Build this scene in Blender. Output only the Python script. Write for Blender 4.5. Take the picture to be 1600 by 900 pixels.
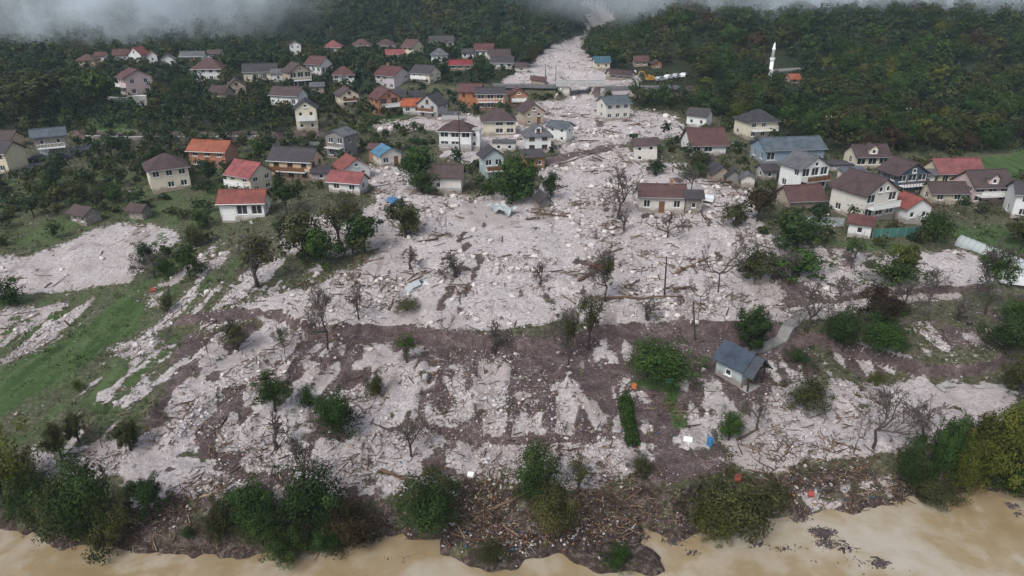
import bpy, bmesh, math, random
import numpy as np

for _o in list(bpy.data.objects):
    bpy.data.objects.remove(_o)
R = math.radians
S = bpy.context.scene
COL = S.collection

# ------------------------------------------------------------------ camera
FPX, PITCH, CAMZ = 1067.0, R(24.0), 45.0
cam_d = bpy.data.cameras.new('camera')
cam_d.sensor_width = 36.0
cam_d.lens = 36.0 * FPX / 1600.0
cam_d.clip_start = 0.5
cam_d.clip_end = 4000.0
cam = bpy.data.objects.new('camera', cam_d)
COL.objects.link(cam)
cam.location = (0, 0, CAMZ)
cam.rotation_euler = (R(90) - PITCH, 0, 0)
S.camera = cam

# ------------------------------------------------------------------ overcast sky and a weak wide sun
SUN_EL, SUN_AZ = R(48), R(215)
world = bpy.data.worlds.new('World')
S.world = world
world.use_nodes = True
wn = world.node_tree.nodes
wl = world.node_tree.links
for n in list(wn):
    wn.remove(n)
sky = wn.new('ShaderNodeTexSky')
sky.sky_type = 'NISHITA'
sky.sun_disc = False
sky.sun_elevation = SUN_EL
sky.sun_rotation = SUN_AZ
sky.altitude = 400
sky.air_density = 1.0
sky.dust_density = 3.0
hs = wn.new('ShaderNodeHueSaturation')
hs.inputs['Saturation'].default_value = 0.46
bg = wn.new('ShaderNodeBackground')
bg.inputs['Strength'].default_value = 0.10
wo = wn.new('ShaderNodeOutputWorld')
wl.new(sky.outputs[0], hs.inputs['Color'])
wl.new(hs.outputs[0], bg.inputs['Color'])
wl.new(bg.outputs[0], wo.inputs['Surface'])
sun_d = bpy.data.lights.new('sun', 'SUN')
sun_d.energy = 1.2
sun_d.angle = R(22)
sun_d.color = (1.0, 0.97, 0.93)
sun = bpy.data.objects.new('sun', sun_d)
COL.objects.link(sun)
# shining from behind and left of the camera, high up
sun.rotation_euler = (R(90) - SUN_EL, 0, R(-35))
S.view_settings.view_transform = 'Standard'
S.view_settings.look = 'None'
S.view_settings.gamma = 1.0
S.view_settings.use_curve_mapping = False
S.view_settings.exposure = 1.0
S.cycles.use_denoising = True
S.cycles.max_bounces = 6
S.cycles.diffuse_bounces = 2
S.cycles.glossy_bounces = 2
S.cycles.transmission_bounces = 4
S.cycles.transparent_max_bounces = 6
S.cycles.volume_bounces = 3
S.cycles.use_adaptive_sampling = True
S.cycles.adaptive_threshold = 0.02
S.render.film_transparent = False

# ------------------------------------------------------------------ helpers: noise, projection, meshes
rng = np.random.default_rng(7)
random.seed(7)
_T = [np.random.default_rng(100 + k).random((256, 256)) for k in range(8)]


def vn(x, y, sc, k=0):
    """smooth value noise in -1..1, features about sc metres"""
    x = np.asarray(x, float) / sc + 37.3
    y = np.asarray(y, float) / sc + 91.7
    ix = np.floor(x).astype(int); iy = np.floor(y).astype(int)
    fx = x - ix; fy = y - iy
    fx = fx * fx * (3 - 2 * fx); fy = fy * fy * (3 - 2 * fy)
    T = _T[k % 8]
    a = T[ix & 255, iy & 255]; b = T[(ix + 1) & 255, iy & 255]
    c = T[ix & 255, (iy + 1) & 255]; d = T[(ix + 1) & 255, (iy + 1) & 255]
    return 2 * ((a * (1 - fx) + b * fx) * (1 - fy) + (c * (1 - fx) + d * fx) * fy) - 1


def sst(a, b, x):
    t = np.clip((np.asarray(x, float) - a) / (b - a), 0, 1)
    return t * t * (3 - 2 * t)


CP, SP = math.cos(PITCH), math.sin(PITCH)


def proj(X, Y, Z):
    """world -> place in the 1600x900 survey picture"""
    Zr = Z - CAMZ
    dep = Y * CP - Zr * SP
    up = Y * SP + Zr * CP
    dep = np.maximum(dep, 1.0)
    return 800 + FPX * X / dep, 450 - FPX * up / dep


def ray(px, py):
    u = (px - 800) / FPX; v = (py - 450) / FPX
    return np.array([u, CP - v * SP, -SP - v * CP])


def plane_hit(px, py, z=0.0):
    d = ray(px, py)
    t = (z - CAMZ) / d[2]
    return d[0] * t, d[1] * t


def poly_sd(PX, PY, poly):
    """signed distance, positive inside"""
    d = np.full(PX.shape, 1e9)
    inside = np.zeros(PX.shape, bool)
    n = len(poly)
    for i in range(n):
        ax, ay = poly[i]; bx, by = poly[(i + 1) % n]
        dx, dy = bx - ax, by - ay
        t = np.clip(((PX - ax) * dx + (PY - ay) * dy) / (dx * dx + dy * dy + 1e-9), 0, 1)
        d = np.minimum(d, np.hypot(PX - ax - t * dx, PY - ay - t * dy))
        if ay != by:
            c = ((ay > PY) != (by > PY)) & (PX < (bx - ax) * (PY - ay) / (by - ay) + ax)
            inside ^= c
    return np.where(inside, d, -d)


# ------------------------------------------------------------------ terrain height
_bank = [plane_hit(*p) for p in [(-500, 800), (-100, 812), (0, 818), (60, 828), (110, 850), (200, 858), (330, 866),
                                 (470, 862), (560, 858), (640, 836), (700, 838), (800, 846), (900, 842), (1000, 824),
                                 (1060, 836), (1180, 824), (1250, 806), (1330, 800), (1400, 783), (1500, 768), (1600, 752), (1750, 742), (2100, 715)]]
_bx = np.array([p[0] for p in _bank]); _by = np.array([p[1] for p in _bank])
_PY = [0, 40, 55, 70, 76, 95, 118, 157, 197, 226, 292, 350, 450, 560, 700, 1000]
_PZ = [2.0, 2.2, 3.0, 4.0, 4.3, 6.7, 9.0, 12.4, 14.4, 16.1, 18.6, 22.2, 28.0, 38.0, 58.0, 120.0]


_FAN = [(690, 838), (692, 864), (735, 888), (800, 892), (835, 872), (880, 868), (920, 884), (960, 895), (1036, 897), (1040, 876), (1000, 852), (1000, 815), (900, 790), (720, 800)]


def h0(X, Y):
    """river bank, valley floor and hills"""
    X = np.asarray(X, float); Y = np.asarray(Y, float)
    b = np.interp(X, _bx, _by) + 0.9 * vn(X, Y * 0, 5, 1) + 0.4 * vn(X, Y * 0, 1.7, 2) + 0.35 * vn(X, Y, 0.8, 4)
    t = Y - b
    bank = np.interp(t, [-60, -4, 0, 1.2, 5.0, 30], [-4, -1.2, 0.0, 1.0, 2.7, 17])
    p = np.interp(Y, _PY, _PZ)
    z = np.minimum(bank, p + 0.25 * vn(X, Y, 14, 3))
    near = (Y < 58) & (np.abs(X) < 30)
    if near.any():
        qx, qy = proj(X[near] + 0.5 * vn(X[near], Y[near], 1.5, 1), Y[near] + 0.5 * vn(X[near], Y[near], 1.5, 2), 0.0)
        z = z.copy(); z[near] = np.maximum(z[near], -0.9 + 1.6 * sst(-12, 8, poly_sd(qx, qy, _FAN)))
    # hills either side of the ravine
    xv = np.interp(Y, [150, 200, 260, 300, 350, 400, 460, 560], [22, 23, 21, 30, 42, 50, 62, 75])
    lat = X - xv
    half = np.interp(Y, [150, 230, 260, 300, 330, 350, 450], [30, 18, 12.5, 10, 7.5, 5.5, 5])
    d0l = np.interp(X, [-400, -220, -60, -10, 40], [255, 285, 318, 300, 262])
    d0r = np.interp(X, [0, 40, 80, 200, 400], [245, 235, 240, 232, 225])
    left = sst(0, 26, -lat - half); right = sst(0, 26, lat - half)
    hill = left * 0.235 * np.maximum(0, Y - d0l) + right * 0.25 * np.maximum(0, Y - d0r)
    hill = hill * (1 + 0.18 * vn(X, Y, 60, 4)) + 2.2 * vn(X, Y, 33, 5) * sst(230, 320, Y) * np.maximum(left, right)
    return z + hill


def _hit(px, py, fn, tmax=900):
    d = ray(px, py)
    t = np.geomspace(45, tmax, 900)
    P = d[None, :] * t[:, None]
    g = CAMZ + P[:, 2] - fn(P[:, 0], P[:, 1])
    i = np.argmax(g < 0)
    if not (g[i] < 0):
        i = len(t) - 1
    if i == 0:
        return P[0, 0], P[0, 1]
    a = g[i - 1] / (g[i - 1] - g[i] + 1e-9)
    q = P[i - 1] * (1 - a) + P[i] * a
    return float(q[0]), float(q[1])


# steps (terrace risers, walls): picture polyline, rise in metres, run in metres
_STEPS = []
for pts, rise, run in [
    ([(300, 512), (380, 500), (440, 505), (480, 524), (560, 526), (650, 532), (700, 548), (800, 556), (880, 560), (930, 535),
      (1000, 528), (1090, 520), (1180, 522), (1290, 545), (1440, 588), (1500, 592), (1640, 560)], 1.3, 0.9),
    ([(640, 676), (700, 688), (800, 692), (950, 690), (1010, 690)], 0.7, 0.8),
    ([(1240, 498), (1300, 490), (1420, 474), (1520, 470), (1640, 476)], 0.9, 1.0),
    ([(120, 214), (200, 215), (300, 217), (440, 217), (520, 210)], 1.3, 0.8),
    ([(560, 150), (700, 150), (800, 150), (884, 152)], 2.8, 7.0),
    ([(930, 152), (1000, 152), (1130, 150)], 2.8, 1.2),
    ([(1140, 440), (1290, 438), (1440, 436)], 0.6, 0.8),
]:
    w = [_hit(p[0], p[1], h0) for p in pts]
    _STEPS.append((np.array([q[0] for q in w]), np.array([q[1] for q in w]), rise, run))

# ridges and ditches: picture polyline, height, half width
_RIDGES = []
for pts, hgt, wid in [
    ([(470, 522), (400, 575), (330, 625), (270, 690)], 0.8, 0.9),
    ([(450, 570), (390, 620), (330, 680)], 0.6, 0.8),
    ([(560, 525), (520, 560), (490, 600)], 0.5, 0.7),
    ([(410, 505), (340, 545), (250, 620), (210, 690)], 0.6, 1.0),
    ([(740, 580), (735, 680)], 0.35, 0.7), ([(790, 580), (790, 680)], 0.35, 0.6), ([(690, 575), (660, 690)], 0.35, 0.7),
    ([(840, 580), (860, 680)], 0.35, 0.7), ([(890, 590), (940, 690)], 0.4, 0.8),
    ([(640, 470), (655, 500), (665, 560)], -0.5, 0.8), ([(740, 690), (735, 740)], -0.5, 0.7),
    ([(628, 560), (588, 690)], 0.4, 0.5), ([(662, 570), (634, 690)], 0.4, 0.5), ([(880, 585), (915, 690)], 0.4, 0.5), ([(520, 538), (445, 655)], 0.4, 0.6),
    ([(390, 515), (240, 650)], 0.5, 0.6), ([(470, 560), (380, 680)], 0.5, 0.6), ([(560, 545), (500, 660)], 0.35, 0.5),
    ([(0, 600), (100, 540), (200, 475)], 0.25, 2.0),
    ([(1290, 590), (1340, 650)], 0.5, 0.5),
]:
    w = [_hit(p[0], p[1], h0) for p in pts]
    _RIDGES.append((np.array(w), hgt, wid))


def seg_dist(X, Y, pl):
    best = np.full(np.shape(X), 1e9)
    for i in range(len(pl) - 1):
        ax, ay = pl[i]; bx, by = pl[i + 1]
        dx, dy = bx - ax, by - ay
        L = dx * dx + dy * dy + 1e-9
        t = np.clip(((X - ax) * dx + (Y - ay) * dy) / L, 0, 1)
        best = np.minimum(best, np.hypot(X - ax - t * dx, Y - ay - t * dy))
    return best


def h1(X, Y):
    X = np.asarray(X, float); Y = np.asarray(Y, float)
    z = h0(X, Y)
    wob = 0.5 * vn(X, Y, 4, 6)
    big = np.zeros(X.shape)
    for sx, sy, rise, run in _STEPS:
        ys = np.interp(X, sx, sy)
        fd = 5 if rise < 2 else 1.4
        env = sst(sx[0] - fd, sx[0], X) * (1 - sst(sx[-1], sx[-1] + fd, X))
        wb = wob if rise < 2 else 0
        if rise > 2: env = np.maximum(env, sst(10, 24, Y - ys))     # behind the bridge the fill closes the gap
        back = sst(0, run, Y - ys + wb)
        # rise, then fade back into the slope far behind so that far ground keeps its level
        if rise < 2:
            z = z + env * rise * back * (1 - sst(0, 60, Y - ys - 6))
        else:
            big = np.maximum(big, env * rise * back)
    z = z + big
    for pl, hgt, wid in _RIDGES:
        z = z + hgt * np.exp(-(seg_dist(X, Y, pl) / wid) ** 2)
    return z


# ------------------------------------------------------------------ zones: gravel, soil, lush, brush, floor, dark
ZN = dict(gravel=0, soil=1, lush=2, brush=3, floor=4, dark=5)
_PAINT = [
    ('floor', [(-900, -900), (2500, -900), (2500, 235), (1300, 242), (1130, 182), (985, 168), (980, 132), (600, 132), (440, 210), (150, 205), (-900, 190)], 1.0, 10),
    ('lush', [(-700, 255), (60, 268), (420, 222), (430, 330), (350, 380), (480, 440), (330, 480), (200, 690), (-700, 790)], 0.5, 14),
    ('lush', [(-200, 690), (0, 580), (110, 520), (195, 466), (222, 474), (190, 520), (60, 612), (-200, 760)], 1.0, 6),
    ('lush', [(-60, 545), (0, 518), (95, 484), (110, 490), (40, 525), (-60, 570)], 0.9, 5),
    ('lush', [(140, 640), (230, 560), (300, 500), (310, 505), (240, 580), (150, 660)], 0.6, 8),
    ('lush', [(1515, 250), (1610, 232), (1700, 232), (1700, 292), (1540, 284)], 1.0, 5),
    ('lush', [(1470, 114), (1700, 104), (1700, 128), (1490, 130)], 1.0, 3),
    ('lush', [(560, 176), (640, 172), (650, 200), (560, 208)], 0.9, 4),
    ('lush', [(120, 170), (200, 168), (210, 212), (140, 212)], 0.9, 5),
    ('lush', [(1420, 340), (1600, 350), (1620, 420), (1560, 395), (1480, 370)], 0.7, 8),
    ('lush', [(1280, 370), (1400, 378), (1460, 385), (1420, 395), (1300, 392)], 0.7, 6),
    ('gravel', [(-200, 475), (-200, 425), (60, 395), (130, 365), (190, 348), (252, 350), (280, 372), (238, 405), (205, 440), (120, 455), (30, 460)], 0.999, 7),
    ('gravel', [(-60, 492), (80, 480), (66, 502), (-60, 528)], 0.7, 8),
    ('gravel_s', [(200, 500), (330, 470), (380, 500), (250, 585), (180, 690), (0, 720), (-60, 720), (140, 590)], 0.24, 18),
    ('gravel_s', [(230, 450), (330, 385), (480, 395), (540, 430), (400, 475), (240, 500)], 0.42, 18),
    ('gravel_s', [(-60, 530), (0, 490), (150, 465), (190, 470), (90, 530), (-60, 600)], 0.42, 10),
    ('gravel', [(906, 2), (938, 2), (946, 14), (960, 26), (960, 44), (928, 60), (922, 85), (932, 108), (1000, 118), (1000, 134), (930, 137), (930, 152), (985, 170), (1062, 182),
                (1072, 205), (1062, 215), (985, 222), (990, 250), (1060, 255), (1105, 285), (1185, 300), (1190, 365), (1300, 388),
                (1420, 395), (1500, 388), (1570, 425), (1500, 462), (1400, 472), (1290, 490), (1200, 505), (1080, 512), (1000, 522), (940, 515),
                (880, 500), (760, 520), (640, 520), (560, 512), (470, 515), (400, 500), (300, 520), (330, 490), (480, 452), (560, 418), (600, 390),
                (520, 400), (440, 390), (430, 350), (560, 330), (590, 310), (560, 275), (580, 258), (680, 262), (690, 300), (740, 312), (830, 295), (868, 250), (870, 232), (895, 222), (800, 235), (740, 252),
                (690, 245), (690, 205), (590, 205), (580, 195), (680, 182), (720, 182), (820, 185), (835, 160), (885, 155), (885, 136), (790, 134), (800, 120),
                (828, 98), (865, 70), (920, 52)], 1.0, 5),
    ('soil_s', [(560, 420), (660, 385), (740, 315), (870, 250), (1060, 260), (1190, 310), (1190, 370), (1500, 400), (1500, 460), (1080, 510), (880, 498), (560, 510), (340, 495)], 0.2, 14),
    ('soil', [(830, 165), (985, 172), (1060, 190), (1000, 215), (830, 215)], 0.16, 10),
    ('lush_s', [(60, 400), (200, 352), (270, 368), (220, 395), (90, 425)], 0.3, 10),
    ('soil', [(200, 715), (290, 520), (400, 505), (560, 520), (900, 520), (1250, 518), (1290, 600), (1210, 700), (1060, 770), (960, 760), (600, 785), (200, 800)], 0.999, 12),
    ('gravel_s', [(240, 640), (330, 510), (480, 515), (470, 650), (300, 690)], 0.42, 12),
    ('soil', [(480, 528), (640, 530), (700, 560), (600, 640), (470, 650)], 0.75, 12),
    ('soil', [(600, 540), (680, 556), (880, 568), (945, 690), (690, 690), (590, 650)], 0.95, 8),
    ('soil', [(900, 522), (1000, 520), (1240, 515), (1260, 545), (1180, 560), (1100, 590), (980, 600), (960, 690), (900, 600)], 0.8, 12),
    ('soil', [(1280, 548), (1430, 492), (1570, 478), (1640, 560), (1470, 584), (1330, 592)], 0.65, 14),
    ('soil', [(960, 600), (1110, 600), (1170, 640), (1150, 700), (960, 700)], 0.55, 14),
    ('soil', [(890, 234), (985, 222), (990, 232), (900, 246), (840, 262), (838, 254)], 0.95, 2),
    ('gravel_s', [(215, 700), (330, 530), (470, 528), (660, 545), (880, 570), (960, 695), (700, 700), (480, 680)], 0.42, 10),
    ('gravel_s', [(960, 600), (1110, 600), (1240, 580), (1240, 700), (960, 705)], 0.36, 12),
    ('gravel_s', [(900, 525), (1000, 540), (960, 600), (920, 600)], 0.35, 10),
    ('gravel_s', [(1290, 560), (1430, 500), (1560, 490), (1600, 560), (1470, 580), (1330, 590)], 0.3, 10),
    ('gravel', [(430, 500), (480, 524), (400, 590), (330, 650), (262, 690), (240, 680), (320, 615), (390, 545)], 0.85, 8),
    ('gravel', [(205, 700), (262, 690), (330, 668), (480, 665), (560, 650), (620, 690), (720, 692), (860, 694), (970, 694), (1030, 720), (980, 745), (930, 770), (870, 762), (740, 745), (600, 775), (480, 778), (330, 782), (205, 795), (185, 740)], 0.72, 10),
    ('gravel', [(700, 575), (728, 575), (722, 640), (700, 685), (688, 640)], 0.8, 6), ('gravel', [(748, 585), (800, 578), (800, 620), (780, 680), (735, 688), (760, 640)], 0.8, 7),
    ('gravel', [(810, 585), (845, 585), (835, 625), (812, 620)], 0.6, 6), ('gravel', [(560, 560), (590, 550), (560, 640), (520, 655)], 0.45, 10),
    ('gravel', [(895, 600), (920, 600), (975, 690), (945, 690)], 0.6, 6),
    ('gravel', [(1170, 640), (1150, 700), (1130, 722), (1200, 745), (1330, 712), (1400, 700), (1640, 650), (1640, 600), (1460, 586), (1380, 602), (1290, 592), (1215, 605)], 0.9, 9),
    ('gravel', [(1000, 640), (1060, 680), (1120, 690), (1100, 700), (1020, 690)], 0.5, 8),
    ('gravel_s', [(1180, 545), (1300, 560), (1420, 540), (1420, 560), (1300, 590), (1180, 600)], 0.5, 12),
    ('gravel', [(50, 706), (200, 690), (212, 730), (150, 760), (60, 748)], 0.95, 6),
    ('gravel', [(606, 560), (618, 560), (570, 690), (550, 690)], 0.70, 4),
    ('gravel', [(640, 562), (650, 562), (623, 690), (607, 690)], 0.60, 4),
    ('gravel', [(675, 572), (685, 572), (662, 690), (648, 690)], 0.60, 4),
    ('gravel', [(820, 582), (832, 582), (850, 690), (834, 690)], 0.65, 4),
    ('gravel', [(861, 585), (871, 585), (900, 690), (884, 690)], 0.60, 4),
    ('gravel', [(895, 600), (905, 600), (957, 692), (943, 692)], 0.70, 4),
    ('gravel', [(534, 540), (546, 540), (479, 660), (461, 660)], 0.65, 4),
    ('gravel', [(494, 535), (506, 535), (428, 650), (412, 650)], 0.60, 4),
    ('gravel', [(404, 512), (416, 512), (231, 700), (213, 700)], 0.80, 4),
    ('gravel', [(433, 580), (447, 580), (346, 690), (324, 690)], 0.80, 4),
    ('gravel', [(359, 520), (371, 520), (258, 600), (242, 600)], 0.70, 4),
    ('gravel', [(993, 612), (1007, 612), (1067, 690), (1053, 690)], 0.60, 4),
    ('gravel', [(935, 540), (945, 540), (992, 600), (978, 600)], 0.50, 4),
    ('gravel', [(1054, 600), (1066, 600), (1108, 680), (1092, 680)], 0.60, 4),
    ('lush', [(985, 593), (1052, 592), (1062, 640), (1082, 668), (1056, 668), (1035, 618), (1000, 606)], 1.0, 3),
    ('brush', [(1440, 560), (1640, 520), (1640, 610), (1590, 600)], 0.7, 8),
    ('dark', [(-400, 800), (60, 770), (210, 800), (330, 788), (480, 782), (600, 780), (740, 750), (870, 768), (960, 750), (1060, 765), (1200, 748), (1330, 722), (1400, 745), (2000, 700), (2000, 780), (1400, 810), (1200, 850), (1040, 900),
              (700, 900), (-400, 900)], 0.82, 12),
    ('gravel', [(1240, 775), (1390, 745), (1400, 780), (1300, 802), (1240, 806)], 0.5, 10),
]


def zones(X, Y, Z=None):
    X = np.asarray(X, float); Y = np.asarray(Y, float)
    if Z is None:
        Z = h1(X, Y)
    k = np.clip(Y / 110, 0.5, 1.6)
    wx = (1.3 * vn(X, Y, 6, 1) + 0.6 * vn(X, Y, 2.2, 2)) * k
    wy = (1.3 * vn(X, Y, 6, 3) + 0.6 * vn(X, Y, 2.2, 4)) * k
    PX, PY = proj(X + wx, Y + wy, Z)
    W = np.zeros((6,) + X.shape)
    W[3] = 1.0
    brk = 0.5 + 0.5 * vn(X, Y, 3.3, 5) + 0.35 * vn(X, Y, 1.1, 6)
    Xs = X - 0.12 * Y
    brs = 0.5 + 0.55 * vn(Xs * 3.2, Y * 0.5, 4.5, 0) + 0.3 * vn(Xs * 3, Y * .8, 1.5, 7)
    for name, poly, stg, fe in _PAINT:
        fe = fe * 1.7
        xs = [p[0] for p in poly]; ys = [p[1] for p in poly]
        sel = (PX > min(xs) - fe) & (PX < max(xs) + fe) & (PY > min(ys) - fe) & (PY < max(ys) + fe)
        if not sel.any():
            continue
        streak = name.endswith('_s')
        name = name.replace('_s', '')
        m = np.zeros(X.shape)
        m[sel] = sst(-fe, fe, poly_sd(PX[sel], PY[sel], poly))
        if stg < 0.99:
            m = m * sst(1 - stg - 0.28, 1 - stg + 0.28, (0.35 * brk + 0.65 * brs) if streak else brk) if (name != 'lush' or streak) else m * stg
        W *= (1 - m)
        W[ZN[name]] += m
    return W


def hfull(X, Y, W=None):
    X = np.asarray(X, float); Y = np.asarray(Y, float)
    z = h1(X, Y)
    if W is None:
        W = zones(X, Y, z)
    g = W[0]; s = W[1] + W[5]
    lump = 0.30 * vn(X, Y, 4.5, 2) + 0.20 * vn(X, Y, 1.6, 3) + 0.10 * vn(X, Y, 0.7, 4)
    z = z + g * lump + s * (0.16 * vn(X, Y, 1.7, 5) + 0.08 * vn(X, Y, 0.6, 6)) + (W[2] + W[3]) * (0.18 * vn(X, Y, 2.6, 6) + 0.07 * vn(X, Y, 0.9, 7))
    return z


def hit(px, py):
    x, y = _hit(px, py, h1)
    return x, y


def at(px, py):
    """picture point -> point on the ground"""
    x, y = hit(px, py)
    return np.array([x, y, float(h1(np.array([x]), np.array([y]))[0])])


def ppm(P):
    """survey-picture pixels per metre at a point"""
    return FPX / (P[1] * CP - (P[2] - CAMZ) * SP)


def tag(o, label=None, cat=None, group=None, kind=None):
    if label: o['label'] = label
    if cat: o['category'] = cat
    if group: o['group'] = group
    if kind: o['kind'] = kind
    return o


def mesh_obj(name, verts, faces, mat=None, parent=None, smooth=False):
    me = bpy.data.meshes.new(name)
    me.from_pydata([tuple(map(float, v)) for v in verts], [], faces)
    me.update()
    return link_mesh(name, me, mat, parent, smooth)


def link_mesh(name, me, mat=None, parent=None, smooth=False):
    if mat is not None and not me.materials:
        me.materials.append(mat)
    if smooth:
        me.polygons.foreach_set('use_smooth', [True] * len(me.polygons))
    o = bpy.data.objects.new(name, me)
    COL.objects.link(o)
    if parent is not None:
        o.parent = parent
    return o


def fast_mesh(name, V, Fc, nper, smooth=False):
    """V (n,3), Fc (m,nper) -> mesh, quickly"""
    me = bpy.data.meshes.new(name)
    V = np.ascontiguousarray(V, np.float32); Fc = np.ascontiguousarray(Fc, np.int32)
    me.vertices.add(len(V)); me.vertices.foreach_set('co', V.ravel())
    me.loops.add(Fc.size); me.loops.foreach_set('vertex_index', Fc.ravel())
    me.polygons.add(len(Fc))
    me.polygons.foreach_set('loop_start', np.arange(0, Fc.size, nper, dtype=np.int32))
    me.polygons.foreach_set('loop_total', np.full(len(Fc), nper, np.int32))
    if smooth:
        me.polygons.foreach_set('use_smooth', np.ones(len(Fc), bool))
    me.update(calc_edges=True)
    return me


def add_col(me, name, C):
    a = me.color_attributes.new(name, 'FLOAT_COLOR', 'POINT')
    C = np.asarray(C, np.float32)
    if C.shape[1] == 3:
        C = np.concatenate([C, np.ones((len(C), 1), np.float32)], 1)
    a.data.foreach_set('color', np.ascontiguousarray(C).ravel())


def empty(name, loc, rz=0.0, sc=1.0):
    o = bpy.data.objects.new(name, None)
    o.empty_display_size = 0.3
    COL.objects.link(o)
    o.location = [float(v) for v in loc]
    o.rotation_euler = (0, 0, rz)
    o.scale = (sc, sc, sc) if np.isscalar(sc) else sc
    return o


class MB:
    """collects boxes, bars and prisms into one mesh"""
    def __init__(s): s.v = []; s.f = []

    def add(s, vs, fs):
        b = len(s.v); s.v += [tuple(map(float, v)) for v in vs]; s.f += [[b + i for i in f] for f in fs]; return s

    def box(s, x0, x1, y0, y1, z0, z1):
        return s.add([(x0, y0, z0), (x1, y0, z0), (x1, y1, z0), (x0, y1, z0), (x0, y0, z1), (x1, y0, z1), (x1, y1, z1), (x0, y1, z1)],
                     [(0, 3, 2, 1), (4, 5, 6, 7), (0, 1, 5, 4), (1, 2, 6, 5), (2, 3, 7, 6), (3, 0, 4, 7)])

    def tube(s, pts, rad, n=6, cap=True):
        pts = [np.array(p, float) for p in pts]
        rings = []
        for i, p in enumerate(pts):
            d = pts[min(i + 1, len(pts) - 1)] - pts[max(i - 1, 0)]
            d = d / (np.linalg.norm(d) + 1e-9)
            a = np.array([0, 0, 1.0]) if abs(d[2]) < 0.9 else np.array([1.0, 0, 0])
            u = np.cross(d, a); u /= np.linalg.norm(u); w = np.cross(d, u)
            r = rad[i] if hasattr(rad, '__len__') else rad
            rings.append([p + r * (math.cos(2 * math.pi * k / n) * u + math.sin(2 * math.pi * k / n) * w) for k in range(n)])
        vs = [v for rg in rings for v in rg]; fs = []
        for i in range(len(pts) - 1):
            for k in range(n):
                fs.append((i * n + k, i * n + (k + 1) % n, (i + 1) * n + (k + 1) % n, (i + 1) * n + k))
        if cap:
            fs.append(tuple(range(n))[::-1]); fs.append(tuple((len(pts) - 1) * n + k for k in range(n)))
        return s.add(vs, fs)

    def lathe(s, prof, n=16, c=(0, 0, 0)):
        vs = []; fs = []
        for r, z in prof:
            for k in range(n):
                a = 2 * math.pi * k / n
                vs.append((c[0] + r * math.cos(a), c[1] + r * math.sin(a), c[2] + z))
        for i in range(len(prof) - 1):
            for k in range(n):
                fs.append((i * n + k, i * n + (k + 1) % n, (i + 1) * n + (k + 1) % n, (i + 1) * n + k))
        fs.append(tuple(range(n))[::-1]); fs.append(tuple((len(prof) - 1) * n + k for k in range(n)))
        return s.add(vs, fs)

    def build(s, name, mat, parent=None, smooth=False):
        return mesh_obj(name, s.v, s.f, mat, parent, smooth)


def copy_tree(o, parent=None):
    c = o.copy(); COL.objects.link(c); c.parent = parent
    for ch in o.children:
        copy_tree(ch, c)
    return c

# ------------------------------------------------------------------ materials
def new_mat(name):
    m = bpy.data.materials.new(name)
    m.use_nodes = True
    nt = m.node_tree
    for n in list(nt.nodes):
        nt.nodes.remove(n)
    out = nt.nodes.new('ShaderNodeOutputMaterial')
    p = nt.nodes.new('ShaderNodeBsdfPrincipled')
    nt.links.new(p.outputs[0], out.inputs['Surface'])
    p.inputs['Specular IOR Level'].default_value = 0.3
    return m, nt, p, out


class NB:
    """tiny node helper"""
    def __init__(s, nt): s.nt = nt; s.co = None

    def n(s, t, **kw):
        x = s.nt.nodes.new(t)
        for k, v in kw.items(): setattr(x, k, v)
        return x

    def l(s, a, b): s.nt.links.new(a, b)

    def noise(s, scale, detail=3.0, rough=0.55, vec=None, dist=0.0):
        x = s.n('ShaderNodeTexNoise'); x.inputs['Scale'].default_value = scale; x.inputs['Detail'].default_value = detail
        x.inputs['Roughness'].default_value = rough; x.inputs['Distortion'].default_value = dist
        s.l(vec if vec is not None else s.obj(), x.inputs['Vector'])
        return x.outputs['Fac']

    def obj(s):
        if s.co is None:
            s.co = s.n('ShaderNodeTexCoord').outputs['Object']
        return s.co

    def math(s, op, a, b=None, clamp=False):
        x = s.n('ShaderNodeMath', operation=op, use_clamp=clamp)
        for i, v in enumerate((a, b)):
            if v is None: continue
            if isinstance(v, (int, float)): x.inputs[i].default_value = v
            else: s.l(v, x.inputs[i])
        return x.outputs[0]

    def ramp(s, fac, stops):
        x = s.n('ShaderNodeValToRGB')
        e = x.color_ramp.elements
        while len(e) < len(stops): e.new(0.5)
        for i, (p, c) in enumerate(stops):
            e[i].position = p; e[i].color = (c[0], c[1], c[2], 1)
        s.l(fac, x.inputs[0])
        return x.outputs[0]

    def mix(s, fac, a, b, mode='MIX'):
        x = s.n('ShaderNodeMix', data_type='RGBA', blend_type=mode)
        for sock, v in ((x.inputs[0], fac), (x.inputs[6], a), (x.inputs[7], b)):
            if isinstance(v, (int, float)): sock.default_value = v
            elif isinstance(v, tuple): sock.default_value = (v[0], v[1], v[2], 1)
            else: s.l(v, sock)
        return x.outputs[2]

    def map(s, v, a, b, c=0.0, d=1.0):
        x = s.n('ShaderNodeMapRange', interpolation_type='SMOOTHSTEP')
        x.inputs[1].default_value = a; x.inputs[2].default_value = b; x.inputs[3].default_value = c; x.inputs[4].default_value = d
        s.l(v, x.inputs[0]); return x.outputs[0]

    def bump(s, h, strength, dist, p):
        x = s.n('ShaderNodeBump'); x.inputs['Strength'].default_value = strength; x.inputs['Distance'].default_value = dist
        s.l(h, x.inputs['Height']); s.l(x.outputs[0], p.inputs['Normal'])


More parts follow.
